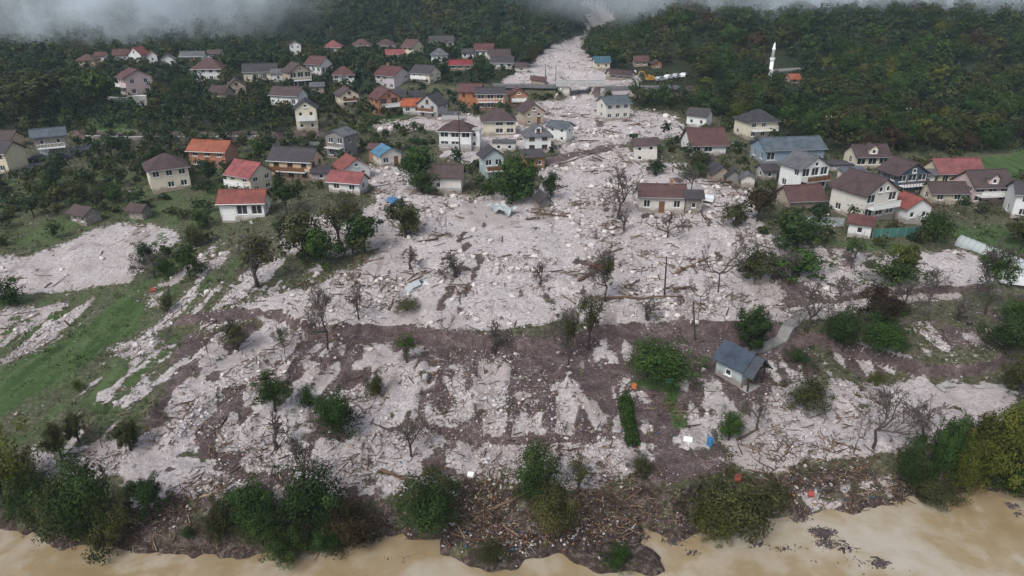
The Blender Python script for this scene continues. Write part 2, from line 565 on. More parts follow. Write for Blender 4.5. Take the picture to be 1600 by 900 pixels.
# ground: colours chosen by the zone weights stored on the mesh
def ground_material():
    m, nt, p, out = new_mat('ground_cover')
    b = NB(nt)
    a1 = b.n('ShaderNodeVertexColor', layer_name='zone_a'); a2 = b.n('ShaderNodeVertexColor', layer_name='zone_b')
    s1 = b.n('ShaderNodeSeparateColor'); s2 = b.n('ShaderNodeSeparateColor')
    b.l(a1.outputs[0], s1.inputs[0]); b.l(a2.outputs[0], s2.inputs[0])
    grav, soil, lush = s1.outputs[0], s1.outputs[1], s1.outputs[2]
    floor, dark = s2.outputs[0], s2.outputs[1]
    n_big = b.noise(0.09, 4, 0.6); n_mid = b.noise(0.5, 5, 0.65); n_fine = b.noise(2.2, 5, 0.7); n_vf = b.noise(7.0, 3, 0.7)
    # streaks along the slope, as left by ploughing and running water
    mp = b.n('ShaderNodeMapping'); mp.inputs['Rotation'].default_value = (0, 0, R(6)); mp.inputs['Scale'].default_value = (1.3, 0.16, 1)
    b.l(b.obj(), mp.inputs['Vector'])
    n_str = b.noise(0.55, 4, 0.6, vec=mp.outputs[0])
    brk = b.math('ADD', b.math('MULTIPLY', n_mid, 0.55), b.math('MULTIPLY', n_fine, 0.45))
    brush = b.ramp(n_fine, [(0.28, (0.03, 0.036, 0.018)), (0.5, (0.075, 0.075, 0.04)), (0.72, (0.20, 0.18, 0.13))])
    lushc = b.ramp(b.math('ADD', b.math('MULTIPLY', n_str, 0.6), b.math('MULTIPLY', n_fine, 0.4)),
                   [(0.3, (0.022, 0.046, 0.012)), (0.5, (0.048, 0.09, 0.022)), (0.72, (0.125, 0.15, 0.075))])
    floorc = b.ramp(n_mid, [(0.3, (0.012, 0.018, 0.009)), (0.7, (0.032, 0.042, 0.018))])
    soilc = b.ramp(b.math('ADD', b.math('MULTIPLY', brk, 0.6), b.math('MULTIPLY', n_vf, 0.4)), [(0.36, (0.032, 0.021, 0.021)), (0.47, (0.075, 0.05, 0.05)), (0.56, (0.15, 0.112, 0.108)), (0.65, (0.36, 0.31, 0.30))])
    darkc = b.ramp(n_fine, [(0.30, (0.016, 0.012, 0.010)), (0.5, (0.05, 0.034, 0.029)), (0.70, (0.17, 0.14, 0.125))])
    gfine = b.math('ADD', b.math('MULTIPLY', n_fine, 0.5), b.math('MULTIPLY', n_vf, 0.5))
    gravc = b.ramp(gfine, [(0.30, (0.12, 0.09, 0.085)), (0.42, (0.30, 0.262, 0.258)), (0.53, (0.49, 0.445, 0.44)), (0.72, (0.66, 0.62, 0.615))])  # darker stops paint shade between the stones into the ground colour
    # damp, muddier sheets within the gravel
    gravc = b.mix(b.map(n_big, 0.48, 0.66, 0, 0.8), gravc, (0.36, 0.31, 0.295))
    mg = b.n('ShaderNodeMapping'); mg.inputs['Rotation'].default_value = (0, 0, R(-14)); mg.inputs['Scale'].default_value = (1.0, 0.22, 1); b.l(b.obj(), mg.inputs['Vector'])
    n_flow = b.noise(0.28, 5, 0.62, vec=mg.outputs[0], dist=0.6)
    gravc = b.mix(b.map(n_flow, 0.55, 0.70, 0, 0.7), gravc, (0.20, 0.155, 0.14))
    gravc = b.mix(b.map(n_mid, 0.62, 0.74, 0, 0.65), gravc, (0.17, 0.125, 0.11))

    def sharpen(w, amt=0.7, lo=0.38, hi=0.62):
        return b.map(b.math('ADD', w, b.math('MULTIPLY', b.math('SUBTRACT', brk, 0.5), amt * 2.6)), lo, hi)
    c = b.mix(b.math('MULTIPLY', b.map(b.math('ADD', lush, b.math('MULTIPLY', b.math('SUBTRACT', n_str, 0.5), 1.3)), 0.3, 0.75), 1.0), brush, lushc)
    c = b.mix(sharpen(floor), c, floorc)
    c = b.mix(sharpen(soil), c, soilc)
    c = b.mix(sharpen(grav, 0.9), c, gravc)
    c = b.mix(sharpen(dark), c, darkc)
    b.l(c, p.inputs['Base Color'])
    p.inputs['Roughness'].default_value = 0.85
    p.inputs['Specular IOR Level'].default_value = 0.25
    hgt = b.math('ADD', b.math('MULTIPLY', n_fine, 0.7), b.math('MULTIPLY', n_vf, 0.35))
    b.bump(hgt, 0.9, 0.35, p)
    return m


def water_material():
    m, nt, p, out = new_mat('silty_water')
    b = NB(nt)
    n1 = b.noise(0.10, 5, 0.55, dist=0.5)
    n2 = b.noise(0.45, 5, 0.6)
    f = b.math('ADD', b.math('MULTIPLY', n1, 0.72), b.math('MULTIPLY', n2, 0.28))
    # silt plumes in browns; the paler patches also paint sky reflection into the colour
    c = b.ramp(f, [(0.40, (0.25, 0.18, 0.098)), (0.48, (0.285, 0.22, 0.13)), (0.53, (0.34, 0.285, 0.205)), (0.61, (0.39, 0.345, 0.28))])
    b.l(c, p.inputs['Base Color'])
    p.inputs['Roughness'].default_value = 0.05
    p.inputs['IOR'].default_value = 1.33
    p.inputs['Specular IOR Level'].default_value = 1.0
    mp = b.n('ShaderNodeMapping'); mp.inputs['Scale'].default_value = (0.5, 1.0, 1); b.l(b.obj(), mp.inputs['Vector'])
    w = b.math('ADD', b.noise(1.1, 3, 0.5, vec=mp.outputs[0]), b.math('MULTIPLY', b.noise(4.0, 2, 0.5, vec=mp.outputs[0]), 0.3))
    b.bump(w, 0.25, 0.12, p)
    return m


def rock_material():
    m, nt, p, out = new_mat('pale_limestone')
    b = NB(nt)
    a = b.n('ShaderNodeVertexColor', layer_name='tint')
    n = b.noise(3.0, 4, 0.6)
    c = b.mix(b.map(n, 0.3, 0.7, 0.25, 0.9), (0.36, 0.315, 0.30), a.outputs[0])
    b.l(c, p.inputs['Base Color']); p.inputs['Roughness'].default_value = 0.85
    return m


def boulder_material():
    m, nt, p, out = new_mat('limestone_boulder')
    b = NB(nt)
    oi = b.n('ShaderNodeObjectInfo')
    n = b.noise(4.0, 5, 0.65)
    c = b.ramp(n, [(0.3, (0.34, 0.30, 0.29)), (0.5, (0.58, 0.55, 0.53)), (0.75, (0.74, 0.72, 0.70))])
    c = b.mix(b.math('MULTIPLY', oi.outputs['Random'], 0.5), c, (0.42, 0.34, 0.31))
    b.l(c, p.inputs['Base Color']); p.inputs['Roughness'].default_value = 0.85
    b.bump(n, 0.6, 0.08, p)
    return m


def plain(name, col, rough=0.8, var=0.25, scale=3.0, metal=0.0, bumpd=0.0, rnd=0.0):
    """one colour with blotchy weathering"""
    m, nt, p, out = new_mat(name)
    b = NB(nt)
    n = b.noise(scale, 5, 0.65)
    dk = tuple(v * (1 - var) for v in col); lt = tuple(min(0.9, v * (1 + var * 0.6)) for v in col)
    c = b.ramp(n, [(0.3, dk), (0.7, lt)])
    if rnd:
        oi = b.n('ShaderNodeObjectInfo')
        c = b.mix(b.math('MULTIPLY', oi.outputs['Random'], rnd), c, tuple(v * 0.45 for v in col))
    b.l(c, p.inputs['Base Color'])
    p.inputs['Roughness'].default_value = rough; p.inputs['Metallic'].default_value = metal
    if bumpd: b.bump(n, 0.6, bumpd, p)
    return m


def wall_mat(name, col, kind='plaster'):
    m, nt, p, out = new_mat(name)
    b = NB(nt)
    n = b.noise(0.9, 5, 0.7); nf = b.noise(6.0, 3, 0.6)
    # rain streaks: noise stretched vertically
    mp = b.n('ShaderNodeMapping'); mp.inputs['Scale'].default_value = (2.2, 2.2, 0.18); b.l(b.obj(), mp.inputs['Vector'])
    st = b.noise(1.4, 3, 0.6, vec=mp.outputs[0])
    c = b.mix(b.map(n, 0.35, 0.75, 0.0, 0.35), col, tuple(v * 0.68 for v in col))
    c = b.mix(b.map(st, 0.52, 0.75, 0.0, 0.4), c, tuple(v * 0.55 for v in col))
    sx = b.n('ShaderNodeSeparateXYZ'); b.l(b.obj(), sx.inputs[0])
    mud = b.map(b.math('ADD', sx.outputs[2], b.math('MULTIPLY', b.math('SUBTRACT', n, 0.5), 2.4)), 0.35, 1.1, 0.75, 0.0)
    c = b.mix(mud, c, (0.20, 0.155, 0.125))
    if kind == 'brick':
        br = b.n('ShaderNodeTexBrick'); br.inputs['Scale'].default_value = 1.0
        br.inputs['Brick Width'].default_value = 0.5; br.inputs['Row Height'].default_value = 0.25; br.inputs['Mortar Size'].default_value = 0.02
        br.inputs['Color1'].default_value = (*col, 1); br.inputs['Color2'].default_value = (*[v * 0.7 for v in col], 1); br.inputs['Mortar'].default_value = (0.35, 0.31, 0.28, 1)
        mp2 = b.n('ShaderNodeMapping'); mp2.inputs['Rotation'].default_value = (R(90), 0, 0); b.l(b.obj(), mp2.inputs['Vector']); b.l(mp2.outputs[0], br.inputs['Vector'])
        c = b.mix(0.45, c, br.outputs[0])
    if kind == 'stone':
        vo = b.n('ShaderNodeTexVoronoi'); vo.inputs['Scale'].default_value = 2.2; b.l(b.obj(), vo.inputs['Vector'])
        c = b.mix(0.6, c, b.mix(b.map(vo.outputs['Distance'], 0.1, 0.6), tuple(v * 1.25 for v in col), tuple(v * 0.45 for v in col)))
    b.l(c, p.inputs['Base Color']); p.inputs['Roughness'].default_value = 0.88
    b.bump(nf, 0.25, 0.03, p)
    return m


def roof_mat(name, col):
    m, nt, p, out = new_mat(name)
    b = NB(nt)
    n = b.noise(0.8, 5, 0.7); nf = b.noise(5.0, 4, 0.7)
    oi = b.n('ShaderNodeObjectInfo')
    c = b.mix(b.map(n, 0.36, 0.66, 0.0, 0.85), tuple(v * 1.3 for v in col), tuple(v * 0.55 for v in col))
    c = b.mix(b.map(nf, 0.45, 0.75, 0.0, 0.5), c, tuple(0.5 * v + 0.06 for v in col))
    c = b.mix(b.math('MULTIPLY', oi.outputs['Random'], 0.35), c, (0.10, 0.09, 0.085))
    wv = b.n('ShaderNodeTexWave', wave_type='BANDS', bands_direction='Z'); wv.inputs['Scale'].default_value = 3.0; wv.inputs['Distortion'].default_value = 0.6
    wv.inputs['Detail'].default_value = 2.0; b.l(b.obj(), wv.inputs['Vector'])
    c = b.mix(b.map(wv.outputs['Fac'], 0.1, 0.5, 0.55, 0.0), c, tuple(v * 0.45 for v in col))
    b.l(c, p.inputs['Base Color']); p.inputs['Roughness'].default_value = 0.7; p.inputs['Specular IOR Level'].default_value = 0.15
    b.bump(wv.outputs['Fac'], 0.5, 0.06, p)
    return m


def leaf_mat(name, cols, rnd=0.5):
    """leaves: tint per clump on the mesh, tone per tree"""
    m, nt, p, out = new_mat(name)
    b = NB(nt)
    a = b.n('ShaderNodeVertexColor', layer_name='tint'); sp = b.n('ShaderNodeSeparateColor'); b.l(a.outputs[0], sp.inputs[0])
    oi = b.n('ShaderNodeObjectInfo')
    f = b.math('ADD', b.math('MULTIPLY', sp.outputs[0], 1 - rnd), b.math('MULTIPLY', oi.outputs['Random'], rnd))
    c = b.ramp(f, [(i / (len(cols) - 1), q) for i, q in enumerate(cols)])
    k = b.map(sp.outputs[1], 0, 1, 0.55, 1.35)
    c = b.mix(1.0, c, b.n('ShaderNodeCombineColor').outputs[0], 'MIX') if False else c
    hv = b.n('ShaderNodeHueSaturation'); b.l(c, hv.inputs['Color']); b.l(k, hv.inputs['Value'])
    b.l(hv.outputs[0], p.inputs['Base Color'])
    p.inputs['Roughness'].default_value = 0.6; p.inputs['Specular IOR Level'].default_value = 0.08
    tr = b.n('ShaderNodeBsdfTranslucent'); b.l(hv.outputs[0], tr.inputs['Color'])
    mx = b.n('ShaderNodeMixShader'); mx.inputs[0].default_value = 0.12
    b.l(p.outputs[0], mx.inputs[1]); b.l(tr.outputs[0], mx.inputs[2]); b.l(mx.outputs[0], out.inputs['Surface'])
    return m


def glass_mat(name, col=(0.03, 0.035, 0.04)):
    m, nt, p, out = new_mat(name)
    p.inputs['Base Color'].default_value = (*col, 1); p.inputs['Roughness'].default_value = 0.08; p.inputs['Specular IOR Level'].default_value = 0.6
    return m


M = {}
M['ground'] = ground_material(); M['water'] = water_material(); M['rock'] = rock_material(); M['boulder'] = boulder_material()
M['concrete'] = plain('weathered_concrete', (0.36, 0.35, 0.34), 0.85, 0.35, 1.2, bumpd=0.03)
M['asphalt'] = plain('wet_asphalt', (0.14, 0.14, 0.145), 0.55, 0.35, 0.8)
M['path'] = plain('pale_concrete_path', (0.22, 0.21, 0.20), 0.8, 0.3, 1.0)
M['bark'] = plain('dark_bark', (0.055, 0.042, 0.034), 0.9, 0.45, 5, bumpd=0.02)
M['barkgrey'] = plain('grey_bark', (0.10, 0.085, 0.075), 0.9, 0.45, 5, bumpd=0.02)
M['wood'] = plain('driftwood', (0.16, 0.10, 0.065), 0.85, 0.5, 4, rnd=0.8)
M['white_paint'] = plain('white_paint', (0.78, 0.78, 0.76), 0.5, 0.12, 2)
M['minaret'] = plain('whitewashed_stone', (0.74, 0.74, 0.74), 0.7, 0.14, 1.2)
M['glass'] = glass_mat('window_glass'); M['darkin'] = glass_mat('dark_opening', (0.02, 0.018, 0.017))
M['frame'] = plain('window_frame_white', (0.7, 0.7, 0.68), 0.5, 0.1, 3); M['framebrown'] = plain('window_frame_brown', (0.16, 0.075, 0.035), 0.6, 0.2, 3)
M['steel'] = plain('galvanised_steel', (0.32, 0.34, 0.35), 0.45, 0.25, 3, metal=0.6)
M['rubber'] = plain('tyre_rubber', (0.02, 0.02, 0.02), 0.85, 0.2, 5)
M['leafdark'] = leaf_mat('leaf_dark_green', [(0.01131, 0.0245, 0.00754), (0.02074, 0.04052, 0.01131), (0.0377, 0.0622, 0.01603), (0.05655, 0.07351, 0.01885)])
M['leafgreen'] = leaf_mat('leaf_green', [(0.01723, 0.03828, 0.008614), (0.03062, 0.06317, 0.01435), (0.05263, 0.09379, 0.01914)])
M['leafyellow'] = leaf_mat('leaf_yellow_green', [(0.04185, 0.0558, 0.01116), (0.07626, 0.08649, 0.01581), (0.1255, 0.1162, 0.02325)])
M['leafolive'] = leaf_mat('leaf_olive', [(0.02819, 0.03288, 0.01315), (0.05167, 0.05826, 0.02068), (0.08456, 0.07705, 0.02819)])
M['leafbrown'] = leaf_mat('leaf_brown', [(0.0234, 0.01872, 0.01092), (0.0468, 0.03276, 0.01716), (0.0663, 0.04056, 0.0195)])
M['leafforest'] = leaf_mat('leaf_forest', [(0.013, 0.029, 0.017), (0.021, 0.041, 0.02), (0.034, 0.054, 0.021), (0.054, 0.062, 0.021), (0.056, 0.046, 0.021)], 0.62)
M['leafmass'] = leaf_mat('leaf_forest_mass', [(0.013, 0.029, 0.017), (0.021, 0.041, 0.02), (0.034, 0.054, 0.021), (0.054, 0.062, 0.021), (0.056, 0.046, 0.021)], 0.0)

# ------------------------------------------------------------------ terrain sheet, one object, to the horizon
_s_in = np.arange(-0.90, 0.9001, 0.0048)
_s_out = np.array([1.0, 1.12, 1.28, 1.5, 1.8, 2.2])
sgrid = np.concatenate([-_s_out[::-1], _s_in, _s_out])
yg = [34.0]
while yg[-1] < 1000:
    yg.append(yg[-1] + (0.0052 * yg[-1] if yg[-1] < 240 else 0.009 * yg[-1]))
yg = np.array(yg)
GX = sgrid[None, :] * np.maximum(yg[:, None], 40) * 1.06
GY = np.repeat(yg[:, None], len(sgrid), 1)
_Z1 = h1(GX, GY)
GW = zones(GX, GY, _Z1)
# the steep faces of the terraces are bare soil
_slope = np.abs(np.gradient(_Z1, axis=0) / np.gradient(GY, axis=0))
_st = sst(0.45, 0.9, _slope) * sst(0.2, 1.0, _Z1) * (GY < 240)
GW *= (1 - 0.85 * _st); GW[1] += 0.85 * _st
GZ = hfull(GX, GY, GW)
nr, nc = GX.shape
V = np.stack([GX.ravel(), GY.ravel(), GZ.ravel()], 1)
ii = (np.arange(nr - 1)[:, None] * nc + np.arange(nc - 1)[None, :]).ravel()
me = fast_mesh('ground', V, np.stack([ii, ii + 1, ii + nc + 1, ii + nc], 1), 4, True)
add_col(me, 'zone_a', np.stack([GW[0].ravel(), GW[1].ravel(), GW[2].ravel()], 1))
add_col(me, 'zone_b', np.stack([GW[4].ravel(), GW[5].ravel(), GW[3].ravel()], 1))
ground = link_mesh('ground', me, M['ground'])
tag(ground, 'valley floor of gravel, bare soil and grass rising to hills', 'terrain', kind='structure')

river = mesh_obj('river', [(-900, -700, 0), (900, -700, 0), (900, 75, 0), (-900, 75, 0)], [(0, 1, 2, 3)], M['water'])
tag(river, 'muddy tan river in flood along the bank', 'river', kind='structure')


def strip(name, pts, width, mat, lift=0.06, n=40, thick=0.25):
    """a road or path laid over the ground along picture points"""
    w = np.array([hit(*p) for p in pts])
    t = np.linspace(0, len(w) - 1, n)
    cx = np.interp(t, np.arange(len(w)), w[:, 0]); cy = np.interp(t, np.arange(len(w)), w[:, 1])
    for _ in range(3):
        cx[1:-1] = (cx[:-2] + 2 * cx[1:-1] + cx[2:]) / 4; cy[1:-1] = (cy[:-2] + 2 * cy[1:-1] + cy[2:]) / 4
    tx = np.gradient(cx); ty = np.gradient(cy); L = np.hypot(tx, ty); nx, ny = -ty / L, tx / L
    vs = []; fs = []
    zc = h1(cx, cy)
    for q in (-1, 1):
        zc = np.maximum(zc, h1(cx + q * nx * width / 2, cy + q * ny * width / 2))
    for i in range(n):
        for q in (-1, 1):
            x = cx[i] + q * nx[i] * width / 2; y = cy[i] + q * ny[i] * width / 2
            vs.append((x, y, zc[i] + lift)); vs.append((x, y, zc[i] + lift - thick - 0.6))
    for i in range(n - 1):
        a = 4 * i; c = a + 4
        fs += [(a, a + 2, c + 2, c), (a + 1, a, c, c + 1), (a + 2, a + 3, c + 3, c + 2)]
    return mesh_obj(name, vs, fs, mat)


tag(strip('road', [(-60, 282), (40, 262), (90, 247), (130, 232), (165, 221)], 4.2, M['asphalt']), kind='structure')
tag(strip('path', [(1150, 552), (1190, 545), (1225, 528), (1240, 505), (1252, 490)], 1.5, M['path'], 0.12), kind='structure')
tag(strip('road', [(1200, 112), (1260, 108), (1310, 106)], 4.0, M['path'], 0.3), kind='structure')

# ------------------------------------------------------------------ houses
WALLS = dict(white=(0.70, 0.70, 0.69), cream=(0.64, 0.58, 0.46), pale=(0.60, 0.57, 0.52), yellow=(0.64, 0.57, 0.40), peach=(0.62, 0.46, 0.32), pink=(0.58, 0.44, 0.42),
             lilac=(0.50, 0.44, 0.46), orange=(0.34, 0.145, 0.075), tan=(0.40, 0.33, 0.26), grey=(0.40, 0.40, 0.40), bluegrey=(0.22, 0.29, 0.36), darkblue=(0.07, 0.09, 0.13), sage=(0.40, 0.46, 0.46))
for k, v in WALLS.items(): M['w_' + k] = wall_mat('plaster_' + k, tuple(c * 0.9 for c in v))
M['w_brick'] = wall_mat('brick_red', (0.36, 0.15, 0.085), 'brick'); M['w_stone'] = wall_mat('rubble_stone', (0.30, 0.27, 0.24), 'stone')
M['w_wood'] = wall_mat('weathered_boards', (0.20, 0.19, 0.19)); M['w_dark'] = wall_mat('dark_boards', (0.09, 0.07, 0.06))
ROOFS = dict(brown=(0.095, 0.058, 0.060), dark=(0.062, 0.056, 0.066), redbrown=(0.135, 0.058, 0.056), red=(0.30, 0.085, 0.07), orange=(0.46, 0.12, 0.055), grey=(0.15, 0.155, 0.17), bluegrey=(0.115, 0.145, 0.175),
             blue=(0.10, 0.24, 0.36), teal=(0.06, 0.15, 0.20), pinkred=(0.33, 0.10, 0.10), crimson=(0.30, 0.04, 0.05), white=(0.62, 0.62, 0.60), slate=(0.065, 0.085, 0.12))
for k, v in ROOFS.items(): M['r_' + k] = roof_mat('roof_' + k, tuple(c * 0.78 for c in v))
_wcache = {}


def window_at(parent, u, z, w, h, org, ud, nd, frame='frame', rec=0.14, glass='glass', sill=True):
    """one window as a part with its own pane; u runs along the facade, nd points outwards"""
    key = (round(w, 2), round(h, 2), frame, glass, sill)
    if key not in _wcache:
        fb = MB(); t = 0.09
        fb.box(-w / 2, -w / 2 + t, -0.03, 0.05, 0, h); fb.box(w / 2 - t, w / 2, -0.03, 0.05, 0, h)
        fb.box(-w / 2 + t, w / 2 - t, -0.03, 0.05, 0, t); fb.box(-w / 2 + t, w / 2 - t, -0.03, 0.05, h - t, h)
        if w > 0.9: fb.box(-0.035, 0.035, -0.025, 0.045, t, h - t)
        if sill: fb.box(-w / 2 - 0.1, w / 2 + 0.1, -0.22, -0.032, -0.07, -0.004)
        mf = bpy.data.meshes.new('window'); mf.from_pydata(fb.v, [], fb.f); mf.materials.append(M[frame])
        pb = MB().box(-w / 2 + t, w / 2 - t, 0.0, 0.02, t, h - t)
        mp = bpy.data.meshes.new('pane'); mp.from_pydata(pb.v, [], pb.f); mp.materials.append(M[glass])
        _wcache[key] = (mf, mp)
    mf, mp = _wcache[key]
    o = bpy.data.objects.new('window', mf); COL.objects.link(o); o.parent = parent
    P = org + ud * u + nd * (-rec)
    o.location = (P[0], P[1], z); o.rotation_euler = (0, 0, math.atan2(ud[1], ud[0]))
    q = bpy.data.objects.new('pane', mp); COL.objects.link(q); q.parent = o
    return o


def facade(mb, org, ud, nd, W, z0, z1, rects, rec=0.16):
    """a wall with real openings: grid cells minus the openings, plus the reveals"""
    xs = sorted({0.0, W} | {r[0] for r in rects} | {r[1] for r in rects}); zs = sorted({z0, z1} | {r[2] for r in rects} | {r[3] for r in rects})
    def pt(u, z, dpt=0.0):
        p = org + ud * u - nd * dpt; return (p[0], p[1], z)
    for i in range(len(xs) - 1):
        for j in range(len(zs) - 1):
            cx = (xs[i] + xs[i + 1]) / 2; cz = (zs[j] + zs[j + 1]) / 2
            if any(r[0] < cx < r[1] and r[2] < cz < r[3] for r in rects): continue
            mb.add([pt(xs[i], zs[j]), pt(xs[i + 1], zs[j]), pt(xs[i + 1], zs[j + 1]), pt(xs[i], zs[j + 1])], [(0, 1, 2, 3)])
    for a, b_, c, d in rects:
        q = [(a, c), (b_, c), (b_, d), (a, d)]
        for k in range(4):
            e, f = q[k], q[(k + 1) % 4]
            mb.add([pt(*e), pt(*e, rec), pt(*f, rec), pt(*f)], [(0, 1, 2, 3)])
        mb.add([pt(a, c, rec), pt(b_, c, rec), pt(b_, d, rec), pt(a, d, rec)], [(0, 1, 2, 3)])


def gable_roof_mesh(L, span, rise, ov=0.5, ove=0.4, th=0.16):
    """ridge along x, centred, eave line at z=0 of a span wide"""
    s = span / 2; sl = rise / s
    e = s + ov; ze = -ov * sl
    prof = [(-e, ze), (0, rise), (e, ze), (e, ze + th), (0, rise + th * 1.1), (-e, ze + th)]
    x = L / 2 + ove
    vs = [(-x, p[0], p[1]) for p in prof] + [(x, p[0], p[1]) for p in prof]
    fs = [(0, 5, 4, 1), (1, 4, 3, 2), (6, 7, 10, 11), (7, 8, 9, 10)]
    fs += [(0, 1, 7, 6), (1, 2, 8, 7), (2, 3, 9, 8), (3, 4, 10, 9), (4, 5, 11, 10), (5, 0, 6, 11)]
    return vs, fs


def hip_roof_mesh(L, span, rise, ov=0.5, th=0.16):
    x, y = L / 2 + ov, span / 2 + ov
    rl = max(0.4, (L - span) / 2 if L > span else 0.4)
    sl = rise / (span / 2); ze = -ov * sl
    vs = [(-x, -y, ze), (x, -y, ze), (x, y, ze), (-x, y, ze), (-x, -y, ze + th), (x, -y, ze + th), (x, y, ze + th), (-x, y, ze + th), (-rl, 0, rise + th), (rl, 0, rise + th)]
    fs = [(3, 2, 1, 0), (0, 1, 5, 4), (1, 2, 6, 5), (2, 3, 7, 6), (3, 0, 4, 7), (4, 5, 9, 8), (5, 6, 9), (6, 7, 8, 9), (7, 4, 8)]
    return vs, fs


HOUSE_BOX = []      # picture boxes of the houses with their distance, used to keep trees from hiding them
HOUSE_XY = []


def house(px, py, wpx, wallpx, yaw, ratio, roof, pitch, wall, rf, opts, label, name='house', cat='house', group=None, side=None):
    rh = random.Random(hash((px, py)) & 0xffff)
    if name != 'garden_shed': wpx = wpx * 0.96; wallpx = wallpx * 1.08
    P = at(px, py); s = ppm(P)
    a = abs(R(yaw))
    W = wpx / s / (math.cos(a) + ratio * math.sin(a)); D = W * ratio
    alpha = math.atan2(CAMZ - P[2], P[1])
    Hh = wallpx / s / math.cos(alpha)
    half = (W * math.sin(a) + D * math.cos(a)) / 2
    off = half * 0.9
    cx, cy = P[0] + off * P[0] / P[1], P[1] + off
    base = P[2] + 0.02
    root = empty(name, (cx, cy, base), R(yaw))
    tag(root, label, cat, group)
    bx = wpx / 2 + 3
    span = D if roof != 'gy' else W
    rise = span / 2 * pitch
    HOUSE_BOX.append((px - bx, py - wallpx - (rise * 0.9 + D * math.sin(alpha)) * s, px + bx, py, P[1])); HOUSE_XY.append((cx, cy, max(W, D) * 0.62))
    fr = 'framebrown' if 'B' in opts else 'frame'
    X, Y, Z_ = np.array([1.0, 0, 0]), np.array([0, 1.0, 0]), None
    faces = [('front', np.array([-W / 2, -D / 2, 0]), X, -Y, W), ('right', np.array([W / 2, -D / 2, 0]), Y, X, D),
             ('back', np.array([W / 2, D / 2, 0]), -X, Y, W), ('left', np.array([-W / 2, D / 2, 0]), -Y, -X, D)]
    ns = max(2 if 'b' in opts else 1, int(round(Hh / 2.25)))
    sth = Hh / ns
    wb = MB(); wins = []; doors = []
    ww, wh = (1.15, min(1.3, sth * 0.5)) if W > 6 else (0.8, min(0.9, sth * 0.42))
    for fn, org, ud, nd, L in faces:
        rects = []
        if fn != 'back' and not ('n' in opts) and not (fn != 'front' and 's' in opts):
            n = max(1, int(round(L / 2.5))) if fn == 'front' else max(1, int(round(L / 3.4)))
            for f in range(ns):
                for k in range(n):
                    u = L * (k + 0.5) / n; z = f * sth + sth * 0.33
                    if f == 0 and fn == 'front' and k == n // 2 and 'D' in opts:
                        rects.append((u - 0.5, u + 0.5, 0.05, 2.05)); doors.append((u, org, ud, nd, 1.0, 2.0)); continue
                    if f == 0 and fn == 'front' and k == 0 and 'G' in opts:
                        g = min(L * 0.3, 2.6); rects.append((u - g / 2, u + g / 2, 0.05, min(2.2, sth - 0.3))); doors.append((u, org, ud, nd, g, min(2.15, sth - 0.35))); continue
                    if rh.random() < (0.10 if fn == 'front' else 0.35): continue
                    big = 'O' in opts and fn == 'front'
                    w2 = min(ww * (1.55 if big else 1.0), L / n * 0.8)
                    h2 = min(wh * (1.25 if big else 1.0), sth - 0.5)
                    rects.append((u - w2 / 2, u + w2 / 2, z, z + h2)); wins.append((u, z, w2, h2, org, ud, nd))
        facade(wb, org, ud, nd, L, -2.2, Hh, rects)
    zt = Hh
    if roof == 'gy':
        zg = rise - 0.03
        for q in (-1, 1):
            y = q * D / 2
            wb.add([(-W / 2, y, zt), (W / 2, y, zt), (0, y, zt + zg)], [(0, 1, 2) if q < 0 else (0, 2, 1)])
    elif roof == 'gx':
        zg = rise - 0.03
        for q in (-1, 1):
            x = q * W / 2
            wb.add([(x, -D / 2, zt), (x, D / 2, zt), (x, 0, zt + zg)], [(0, 1, 2) if q > 0 else (0, 2, 1)])
    elif roof == 'shed':
        for q in (-1, 1):
            x = q * W / 2
            wb.add([(x, -D / 2, zt), (x, D / 2, zt), (x, D / 2, zt + rise - 0.03)], [(0, 1, 2) if q > 0 else (0, 2, 1)])
        wb.add([(-W / 2, D / 2, zt), (W / 2, D / 2, zt), (W / 2, D / 2, zt + rise - 0.03), (-W / 2, D / 2, zt + rise - 0.03)], [(0, 3, 2, 1)])
    wo_ = wb.build('wall', M['w_' + wall], root)
    if side:
        # side walls rendered in another colour: a thin plaster skin on both sides
        for q in (-1, 1):
            sb = MB(); x = q * (W / 2 + 0.012)
            sb.box(min(x, x - q * 0.004), max(x, x - q * 0.004), -D / 2 + 0.02, D / 2 - 0.02, -2.0, Hh - 0.02)
    for (u, z, w, h, org, ud, nd) in wins:
        window_at(root, u, z, w, h, org, ud, nd, fr, glass='darkin' if 'X' in opts else 'glass')
    for (u, org, ud, nd, w, h) in doors:
        db = MB().box(-w / 2, w / 2, 0.0, 0.05, 0, h)
        for k in range(1, 4): db.box(-w / 2 + 0.08, w / 2 - 0.08, -0.02, 0.0, h * k / 4 - 0.16, h * k / 4 + 0.12)
        d = db.build('door', M['framebrown'] if 'B' in opts or w < 1.5 else M['frame'], root)
        Pd = org + ud * u - nd * 0.1
        d.location = (Pd[0], Pd[1], 0.05); d.rotation_euler = (0, 0, math.atan2(ud[1], ud[0]))
        hb = MB().box(w * 0.36, w * 0.42, -0.07, -0.02, h * 0.48, h * 0.52).build('handle', M['steel'], d)
    # attic windows in a gable that faces the camera
    if roof == 'gy' and 'n' not in opts and rise > 1.5:
        for u in ((-0.8, 0.8) if W > 7 else (0,)):
            window_at(root, W / 2 + u, Hh + 0.2, 0.8, min(0.9, rise * 0.42), np.array([-W / 2, -D / 2, 0]), X, -Y, fr, rec=-0.04)
